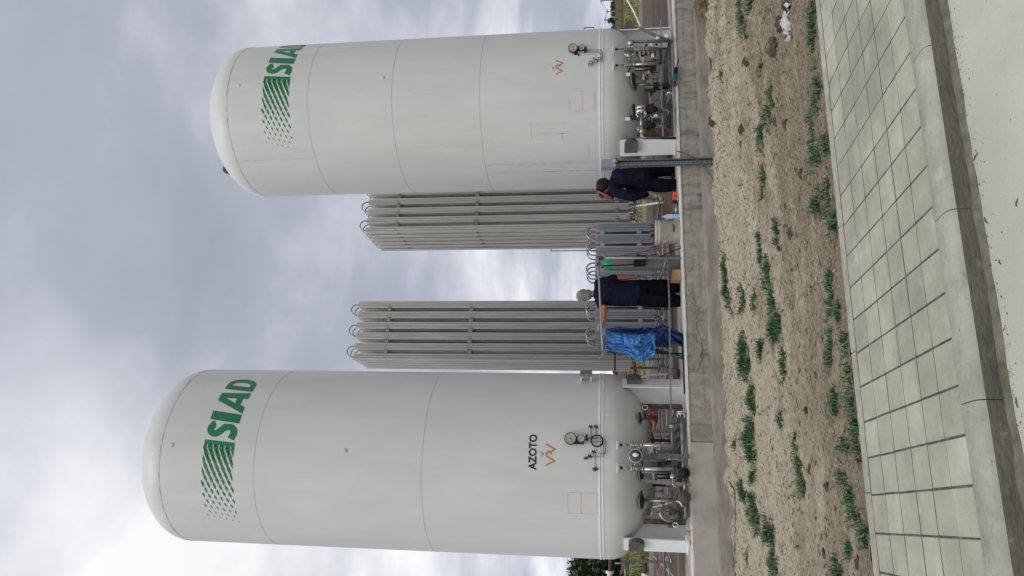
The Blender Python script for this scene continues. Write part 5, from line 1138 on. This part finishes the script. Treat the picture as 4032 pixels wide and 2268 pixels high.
# grass tufts on the dirt (photo positions)
k6 = 2573/1332
strips = [(0,400,0,360,26),(0,485,0,130,26),(0,915,80,240,34),(0,905,250,400,38),(0,940,530,760,26),(0,930,760,900,34),(0,905,900,1010,18),(0,600,700,860,34),(0,575,860,970,26),(0,525,985,1200,34),(0,905,1100,1290,40),(0,1000,1040,1190,36),(0,945,1180,1310,40),(0,545,1290,1449,20),(0,265,575,625,10),(0,530,500,545,14),(0,1020,1390,1449,24),
 (750,545,0,70,14),(750,1005,0,120,34),(750,950,70,160,22),(750,985,150,200,26),(750,1050,160,360,46),(750,1085,200,270,30),(750,665,250,400,16),(750,508,310,410,14),(750,530,440,590,16),(750,575,560,760,34),(750,600,760,930,44),(750,640,930,1190,56),(750,500,800,930,26),(750,405,730,950,20),(750,305,520,940,24),(750,1150,540,640,34),(750,1170,640,880,42),(750,1030,680,800,30),(750,1035,820,970,30),(750,1100,880,1010,24),(750,1045,1100,1300,24),(750,1150,1110,1230,34),(750,540,1160,1300,26),(750,710,1230,1440,24),(750,410,1150,1449,40),(750,1190,1300,1449,44),(750,1030,1270,1340,20),
 (1518,465,0,210,26),(1518,465,270,590,32),(1518,490,610,740,18),(1518,430,760,900,34),(1518,480,850,1000,40),(1518,510,960,1120,32),(1518,595,1030,1230,36),(1518,620,1230,1449,32),(1518,370,430,510,12),(1518,690,220,320,12),(1518,775,370,620,26),(1518,785,620,820,28),(1518,1200,0,200,60),(1518,1220,180,400,66),(1518,1080,70,220,30),(1518,1250,380,540,44),(1518,1140,470,560,40),(1518,1325,560,730,22),(1518,1140,650,770,26),(1518,1185,800,1060,44),(1518,1290,1060,1180,26),(1518,1165,1190,1290,20),(1518,1385,1270,1340,26),(1518,1100,1350,1449,34),(1518,460,1270,1370,10)]
ga, gb, gd = MB(), MB(), MB(); rnd = random.Random(11)
def blade(mb, x, y, z, L, w, a, bend):
    d = Vector((math.cos(a), math.sin(a), 0)); p = Vector((-d.y, d.x, 0))
    q = [Vector((x,y,z-.01)), Vector((x,y,z))+d*L*.3*bend+Vector((0,0,L*.55)), Vector((x,y,z))+d*L*.85*bend+Vector((0,0,L*(1-.55*bend)))]
    mb.add([q[0]-p*w/2, q[0]+p*w/2, q[1]+p*w*.42, q[1]-p*w*.42, q[2]], [(0,1,2,3),(3,2,4)])
for oy, x, y0, y1, hw in strips:
    A, B_ = PZ(2700+x/k6, oy+y0/k6, -.56), PZ(2700+x/k6, oy+y1/k6, -.56); near, far = PZ(2700+(x+hw)/k6, oy+(y0+y1)/2/k6, -.56), PZ(2700+(x-hw)/k6, oy+(y0+y1)/2/k6, -.56)
    Lx = abs(A.x-B_.x)/2+.02; dy = abs(near.y-far.y); Ly = max(.03, min(dy*.25, .24)); cx, cy = (A.x+B_.x)/2, near.y+min(dy*.18, .2)
    hgt = max(.07, min(.22, dy*.10+.05)); nc = max(3, int(Lx*Ly*430+Lx*11))
    for c in range(nc):
        u = rnd.uniform(-1, 1); px0, py0 = cx+u*Lx*rnd.uniform(.7,1.1), cy+rnd.gauss(0,.45)*Ly*(1.15-.6*abs(u)); sz = rnd.uniform(.35,1.2)*(1.1-.5*abs(u)); rad = .028*sz+.012
        for k in range(int(rnd.uniform(14,40)*sz)):
            a = rnd.uniform(0,6.283); rr = rad*abs(rnd.gauss(0,1)); px, py = px0+math.cos(a)*rr*1.3, py0+math.sin(a)*rr
            if not (-5.84 < py < -.03): continue
            t = rnd.random(); mb = gd if t < .06 else (gb if t < .26 else ga)
            blade(mb, px, py, dirt_z(px, py), hgt*sz*rnd.uniform(.5,1.4), rnd.uniform(.007,.016), a+rnd.gauss(0,.7), rnd.uniform(.5,1.6))
for oy, x, y0, y1, hw in strips:
    A, B_ = PZ(2700+x/k6, oy+y0/k6, -.56), PZ(2700+x/k6, oy+y1/k6, -.56); near, far = PZ(2700+(x+hw)/k6, oy+(y0+y1)/2/k6, -.56), PZ(2700+(x-hw)/k6, oy+(y0+y1)/2/k6, -.56)
    cx, cy = (A.x+B_.x)/2, near.y+min(abs(near.y-far.y)*.25, .2); Lx, Ly = abs(A.x-B_.x)*.62+.03, min(abs(near.y-far.y)*.36+.02, .34)
    for k in range(int(40+Lx*Ly*5200)):
        px, py = cx+rnd.uniform(-1,1)*Lx, cy+rnd.uniform(-1,1)*Ly
        if ((px-cx)/Lx)**2+((py-cy)/Ly)**2 > 1+1.6*fbm(px*4, py*6, 14, 3) or fbm(px*7, py*10, 5, 3) < -.05 or not (-5.84 < py < -.03): continue
        t = rnd.random(); blade(gd if t < .08 else (gb if t < .3 else ga), px, py, dirt_z(px, py), rnd.uniform(.03,.10), rnd.uniform(.006,.014), rnd.uniform(0,6.283), rnd.uniform(1.0,1.75))
for k in range(70):            # lone small tufts
    px0, py0 = rnd.uniform(-1.2, 9), rnd.uniform(-5.7, -.3)
    for q in range(rnd.randrange(3, 12)):
        a = rnd.uniform(0,6.283); blade(ga if rnd.random() < .6 else gd, px0+.012*math.cos(a), py0+.012*math.sin(a), dirt_z(px0, py0), rnd.uniform(.03,.08), rnd.uniform(.005,.009), a, rnd.uniform(.6,1.5))
for mb, m, lab in ((ga, 'blade_a', 'dark green grass tufts scattered over the bare dirt'), (gb, 'blade_b', 'lighter green grass blades among the tufts on the dirt'), (gd, 'blade_dry', 'dry straw blades among the grass tufts')):
    stuff(mb.build('grass', m), lab, 'grass')
# loose straw and crumbs
mb = MB()
for k in range(1500):
    x, y = rnd.uniform(-1.3, 9.2), rnd.uniform(-5.8, -.1); z = dirt_z(x, y)+.004; a = rnd.gauss(0,.6); L = rnd.uniform(.02,.09); d = Vector((math.cos(a), math.sin(a), rnd.uniform(-.1,.1))); mb.bar(Vector((x,y,z))-d*L/2, Vector((x,y,z))+d*L/2, .003, .003)
stuff(mb.build('straw', 'blade_dry'), 'dry straw bits strewn over the dirt', 'straw')
cr = MB()
for k in range(9000):
    x, y = rnd.uniform(-1.3, 9.2), rnd.uniform(-5.8, -.06)
    if fbm(x*1.2, y*1.5, 12, 3) < rnd.uniform(-.35,.25): continue
    s = .006+.014*rnd.random()**3; z = dirt_z(x, y)+s*.3
    rr_ = [s*rnd.uniform(.6,1.3) for _ in range(6)]
    cr.add([(x+rr_[0],y,z),(x,y+rr_[1],z),(x-rr_[2],y,z),(x,y-rr_[3],z),(x,y,z+rr_[4]*.8),(x,y,z-rr_[5])], [(0,1,4),(1,2,4),(2,3,4),(3,0,4),(1,0,5),(2,1,5),(3,2,5),(0,3,5)])
stuff(cr.build('gravel', 'crumb'), 'small soil crumbs and pebbles on the dirt', 'gravel')
cr = MB()
for k in range(1100):
    x = rnd.uniform(-1.5, 4.5); y = -7.70-abs(rnd.gauss(0,.05)) if rnd.random() < .93 else rnd.uniform(-8.9,-7.7); s = .0015+.0055*rnd.random()**3
    r4 = [s*rnd.uniform(.6,1.3) for _ in range(5)]; z = -.727
    cr.add([(x+r4[0],y,z),(x,y+r4[1],z),(x-r4[2],y,z),(x,y-r4[3],z),(x,y,z+r4[4])], [(0,1,4),(1,2,4),(2,3,4),(3,0,4)])
stuff(cr.build('gravel', 'mortar'), 'fine grit lying along the foot of the kerb', 'gravel')
# wild grass beyond the platform
mb, m2 = MB(), MB()
for k in range(42000):
    y = 12.3+60*rnd.random()**1.8; x = rnd.uniform(-7, 2)*(y/12)*.4 + rnd.uniform(-4, 20)*(y/12)
    pt = fbm(x*.35, y*.2, 3, 4)
    L = rnd.uniform(.12,.40)*(1+.6*pt); (blade)(mb if rnd.random() < .45-.9*pt else m2, x, y, -.64, L+.1, .014+y*.0012, rnd.uniform(0,6.283), rnd.uniform(.2,.7))
stuff(mb.build('grass', 'blade_field'), 'tall wild green grass beyond the platform', 'grass'); stuff(m2.build('grass', 'blade_dry'), 'dry yellow grass beyond the platform', 'grass')

def lump(name, label, c, size, m, group=None, seed=0, cat='clod'):
    mb = MB(); mb.ell((0,0,0), size, None, 28, 18); c = Vector(c)
    for v in mb.v:
        n = v.normalized(); v += n*max(size)*(.30*fbm(n.x*1.5+seed, n.y*1.5, n.z*1.5, 3)+.10*fbm(n.x*5+seed, n.y*5, n.z*5, 3)); v.z = max(v.z, -size[2]*.7)
    mb.v = [v+c+Vector((0,0,size[2]*.35)) for v in mb.v]; mb.sm = [False]*len(mb.f)
    return solo(mb, name, m, label, cat, group)
clods = [(0,285,300,10,.030,'dark clod below the right end of the platform'),(0,245,505,10,.028,'small dark clod near the plank by the platform'),(0,280,505,11,.034,'dark clod paired with a smaller one near the plank'),(0,232,920,16,.07,'large dark clod against the platform near the socket post'),(0,410,985,16,.065,'long dark clod out on the dirt right of the socket post'),(0,403,1095,12,.045,'round dark clod out on the dirt right of the socket post'),(0,440,470,14,.05,'pale broken clod beside a grass tuft on the right'),(0,750,945,10,.04,'brown clod midway between grass rows on the right'),(0,590,370,14,.05,'brown clod next to the white plastic scrap'),(0,660,360,20,.08,'largest brown clod below the white plastic scrap'),(0,670,180,20,.07,'brown clod touching the white plastic scrap'),(0,740,40,20,.07,'brown clod above the white plastic scrap'),(0,490,600,8,.026,'tiny clod near the right grass row'),(0,625,920,14,.05,'clod at the foot of a long grass tuft'),(0,830,1330,10,.04,'lone brown clod near the middle of the pavement edge'),
 (750,755,330,18,.06,'brown clod below the bucket'),(750,690,440,10,.03,'small clod near the brown one below the bucket'),(750,715,510,13,.045,'dark clod level with the gas cylinder'),(750,730,120,10,.035,'small clod below the orange tool case'),(1518,905,640,12,.045,'dark clod left of the long grass tuft under the AZOTO tank'),(1518,1060,770,9,.035,'small dark clod near the pavement under the AZOTO tank'),(1518,1250,1355,12,.05,'dark clod near the pavement at the left edge'),(1518,1015,1270,10,.04,'small clod between grass tufts at the left edge'),(1518,885,190,8,.035,'pale clod right of the long grass tuft under the AZOTO tank')]
for i, (oy, x, y, _, s, lab) in enumerate(clods):
    q = PZ(2700+x/k6, oy+y/k6, -.57); q.z = dirt_z(q.x, q.y); s *= 1.35 if i < 15 else 1.05; lump('dirt_clod', lab, q, (s*1.05, s*.7, s*.45), 'clod', 'clods on the bare dirt', i*3.1)
q = PZ(2700+150/k6, 165/k6, -.56); q.y = -.28; q.z = -.56; lump('soil_lump', 'big brown lump of earth against the right end of the platform', q, (.30,.16,.16), 'lump', None, 5.5, 'earth lump')
mb = MB(); mb.tube([PY(2757,-40,-.22), PY(2760,36,-.22)], .07, 9); solo(mb, 'log', 'wood_old', 'dark rotten log end beside the big earth lump', 'log')
mb = MB(); a, b_ = PY(2790,228,-.14), PY(2793,325,-.14); mb.bar(a, b_, .06, .035); solo(mb, 'plank', 'wood_pale', 'short pale plank lying against the platform foot', 'plank')
# plastic scrap
mb = MB(); nx, ny = 14, 10; cA, cB = PZ(2700+725/k6, 95/k6, -.56), PZ(2700+745/k6, 275/k6, -.56)
for jn in range(ny+1):
    for i in range(nx+1):
        s, t = i/nx, j_ if False else jn/ny; p = cA.lerp(cB, s) + Vector((0, (t-.5)*(.34-.2*s)*(1+.6*fbm(s*4,2,1,2)), 0)); mb.v.append(Vector((p.x+.03*fbm(t*5,s*5,1,2), p.y, dirt_z(p.x,p.y)+.03+.05*fbm(s*5,t*5,3,3))))
mb.f = [(q_*(nx+1)+i, q_*(nx+1)+i+1, (q_+1)*(nx+1)+i+1, (q_+1)*(nx+1)+i) for q_ in range(ny) for i in range(nx)]; mb.sm = [False]*len(mb.f)
solo(mb, 'plastic_scrap', 'plastic_bag', 'crumpled white plastic scrap lying on the dirt', 'litter')
# twigs on road
for (oy, x, y, L, a, lab) in ((0,2210,1190,.06,1.9,'dark twig on the road near the kerb'),(750,2395,545,.03,.4,'tiny dark chip on the road'),(750,2525,90,.04,2.4,'small brown leaf scrap on the road'),(1518,2525,130,.05,.1,'short curled twig on the road near the left'),(750,2290,230,.05,.5,'small dark scrap beside the kerb')):
    q = PZ(2700+x/k6, oy+y/k6, -.727); d = Vector((math.cos(a), math.sin(a), 0))*L/2; mb = MB(); mb.tube([q-d+Vector((0,0,.003)), q+Vector((0,.004,.006)), q+d+Vector((0,0,.003))], [.0015,.003,.002], 6); solo(mb, 'twig', 'dark_iron', lab, 'twig', 'scraps on the road')

for o in bpy.data.objects:
    if '_o' in o: del o['_o']

# ================================================================== light, sky, camera
w = bpy.data.worlds.new('World'); SC.world = w; w.use_nodes = True
nt = w.node_tree; N = nt.nodes; L = nt.links; N.clear()
out = N.new('ShaderNodeOutputWorld')
SUN_EL, SUN_AZ = R_(58), R_(215)     # azimuth measured clockwise from +Y
sky = N.new('ShaderNodeTexSky'); sky.sky_type = 'NISHITA'; sky.sun_disc = False; sky.sun_elevation = SUN_EL; sky.sun_rotation = SUN_AZ; sky.dust_density = 2
bg1 = N.new('ShaderNodeBackground'); bg1.inputs[1].default_value = .12; L.new(sky.outputs[0], bg1.inputs[0])
tc = N.new('ShaderNodeTexCoord'); sp = N.new('ShaderNodeSeparateXYZ'); L.new(tc.outputs['Generated'], sp.inputs[0])
def mth(op, a, b=None, c=None, clamp=False):
    n = N.new('ShaderNodeMath'); n.operation = op; n.use_clamp = clamp
    for i, v in enumerate((a, b, c)):
        if v is None: continue
        if isinstance(v, (int, float)): n.inputs[i].default_value = v
        else: L.new(v, n.inputs[i])
    return n.outputs[0]
zc = mth('ADD', mth('MAXIMUM', sp.outputs['Z'], 0), .22)
cv = N.new('ShaderNodeCombineXYZ'); L.new(mth('DIVIDE', sp.outputs['X'], zc), cv.inputs[0]); L.new(mth('DIVIDE', sp.outputs['Y'], zc), cv.inputs[1]); L.new(mth('MULTIPLY', sp.outputs['Z'], .8), cv.inputs[2])
def nz(scale, det, ro, dist, loc):
    mp = N.new('ShaderNodeMapping'); mp.inputs['Location'].default_value = loc; L.new(cv.outputs[0], mp.inputs[0])
    n = N.new('ShaderNodeTexNoise'); n.inputs['Scale'].default_value = scale; n.inputs['Detail'].default_value = det; n.inputs['Roughness'].default_value = ro; n.inputs['Distortion'].default_value = dist; L.new(mp.outputs[0], n.inputs['Vector']); return n.outputs['Fac']
n1 = nz(1.15, 9, .5, .35, (4.2, 1.7, 0)); n2 = nz(3.1, 8, .55, .3, (9.3, 3.1, 2)); n3 = nz(.55, 3, .5, 0, (1.3, 8.4, 5))
val = mth('ADD', mth('ADD', mth('MULTIPLY', n1, .68), mth('MULTIPLY', n2, .30)), mth('MULTIPLY', n3, .24)); val = mth('SUBTRACT', val, .10)
# broad light and dark banks of cloud, placed by direction
for (px, py, amp, k) in ((1330, 840, .08, 60), (1480, 1090, .05, 50), (240, 330, .04, 40), (100, 2150, .14, 22), (330, 280, .06, 45), (1720, 2240, .14, 90), (1500, 60, .09, 40), (2250, 1060, .06, 60), (900, 2240, .08, 30), (620, 1900, .05, 30), (20, 1200, -.09, 26), (950, 760, -.03, 40), (1850, 1100, -.05, 120), (1850, 30, -.05, 80), (700, 60, -.03, 40), (450, 1250, -.02, 30)):
    d = ray(px, py).normalized(); q = N.new('ShaderNodeVectorMath'); q.operation = 'DOT_PRODUCT'; L.new(tc.outputs['Generated'], q.inputs[0]); q.inputs[1].default_value = d
    val = mth('ADD', val, mth('MULTIPLY', mth('EXPONENT', mth('MULTIPLY', mth('SUBTRACT', q.outputs['Value'], 1), k)), amp))
cr = N.new('ShaderNodeValToRGB'); L.new(val, cr.inputs[0]); e = cr.color_ramp.elements
e[0].position = .34; e[0].color = (.33,.35,.42,1); e[1].position = .72; e[1].color = (.92,.93,.95,1)
x = e.new(.49); x.color = (.42,.445,.525,1); x = e.new(.585); x.color = (.595,.61,.685,1)
# brighter haze towards the horizon, brightest around the veiled sun
hz = mth('POWER', mth('SUBTRACT', 1, mth('MAXIMUM', sp.outputs['Z'], 0)), 5)
sd = Vector((math.sin(SUN_AZ)*math.cos(SUN_EL), math.cos(SUN_AZ)*math.cos(SUN_EL), math.sin(SUN_EL)))
dt = N.new('ShaderNodeVectorMath'); dt.operation = 'DOT_PRODUCT'; L.new(tc.outputs['Generated'], dt.inputs[0]); dt.inputs[1].default_value = sd
glow = mth('MULTIPLY', mth('POWER', mth('MAXIMUM', dt.outputs['Value'], 0), 2.0), 1.45)
gain = mth('ADD', mth('ADD', .98, mth('MULTIPLY', hz, .22)), glow)
wm = N.new('ShaderNodeMix'); wm.data_type = 'RGBA'; wm.blend_type = 'MULTIPLY'; wm.inputs[7].default_value = (1.04,1.0,.91,1); L.new(mth('MULTIPLY', glow, .7, clamp=True), wm.inputs['Factor']); L.new(cr.outputs[0], wm.inputs[6])
bg2 = N.new('ShaderNodeBackground'); L.new(wm.outputs[2], bg2.inputs[0]); L.new(gain, bg2.inputs[1])
cov = N.new('ShaderNodeMapRange'); cov.inputs[1].default_value = .60; cov.inputs[2].default_value = .80; cov.inputs[3].default_value = 1; cov.inputs[4].default_value = .8; L.new(n2, cov.inputs[0])
mx = N.new('ShaderNodeMixShader'); L.new(cov.outputs[0], mx.inputs[0]); L.new(bg1.outputs[0], mx.inputs[1]); L.new(bg2.outputs[0], mx.inputs[2]); L.new(mx.outputs[0], out.inputs[0])
sl = bpy.data.lights.new('sun', 'SUN'); sl.energy = 1.0; sl.angle = R_(24); sl.color = (1,.96,.89); so = bpy.data.objects.new('sun', sl); C.objects.link(so)
so.rotation_euler = (-sd).to_track_quat('-Z', 'Y').to_euler(); so.location = (-8,-10,20)

cam = bpy.data.cameras.new('camera'); co = bpy.data.objects.new('camera', cam); C.objects.link(co); SC.camera = co
cam.sensor_width = 36; cam.sensor_fit = 'HORIZONTAL'; cam.lens = 36*1850/2576; cam.clip_start = .1; cam.clip_end = 5000
cy, sy, ct, st = math.cos(YAW), math.sin(YAW), math.cos(TH), math.sin(TH)
fwd = Vector((sy*ct, cy*ct, st)); rgt = Vector((cy, -sy, 0)); dwn = Vector((sy*st, cy*st, -ct))
cR, sR = math.cos(ROLL), math.sin(ROLL)
ux = rgt*cR + dwn*sR; vx = -rgt*sR + dwn*cR
co.matrix_world = Matrix.Translation(CAM) @ Matrix((vx, ux, -fwd)).transposed().to_4x4()
SC.view_settings.view_transform = 'Standard'; SC.view_settings.look = 'None'; SC.view_settings.exposure = .05; SC.view_settings.gamma = 1
SC.render.engine = 'CYCLES'; SC.cycles.max_bounces = 6; SC.cycles.use_denoising = True
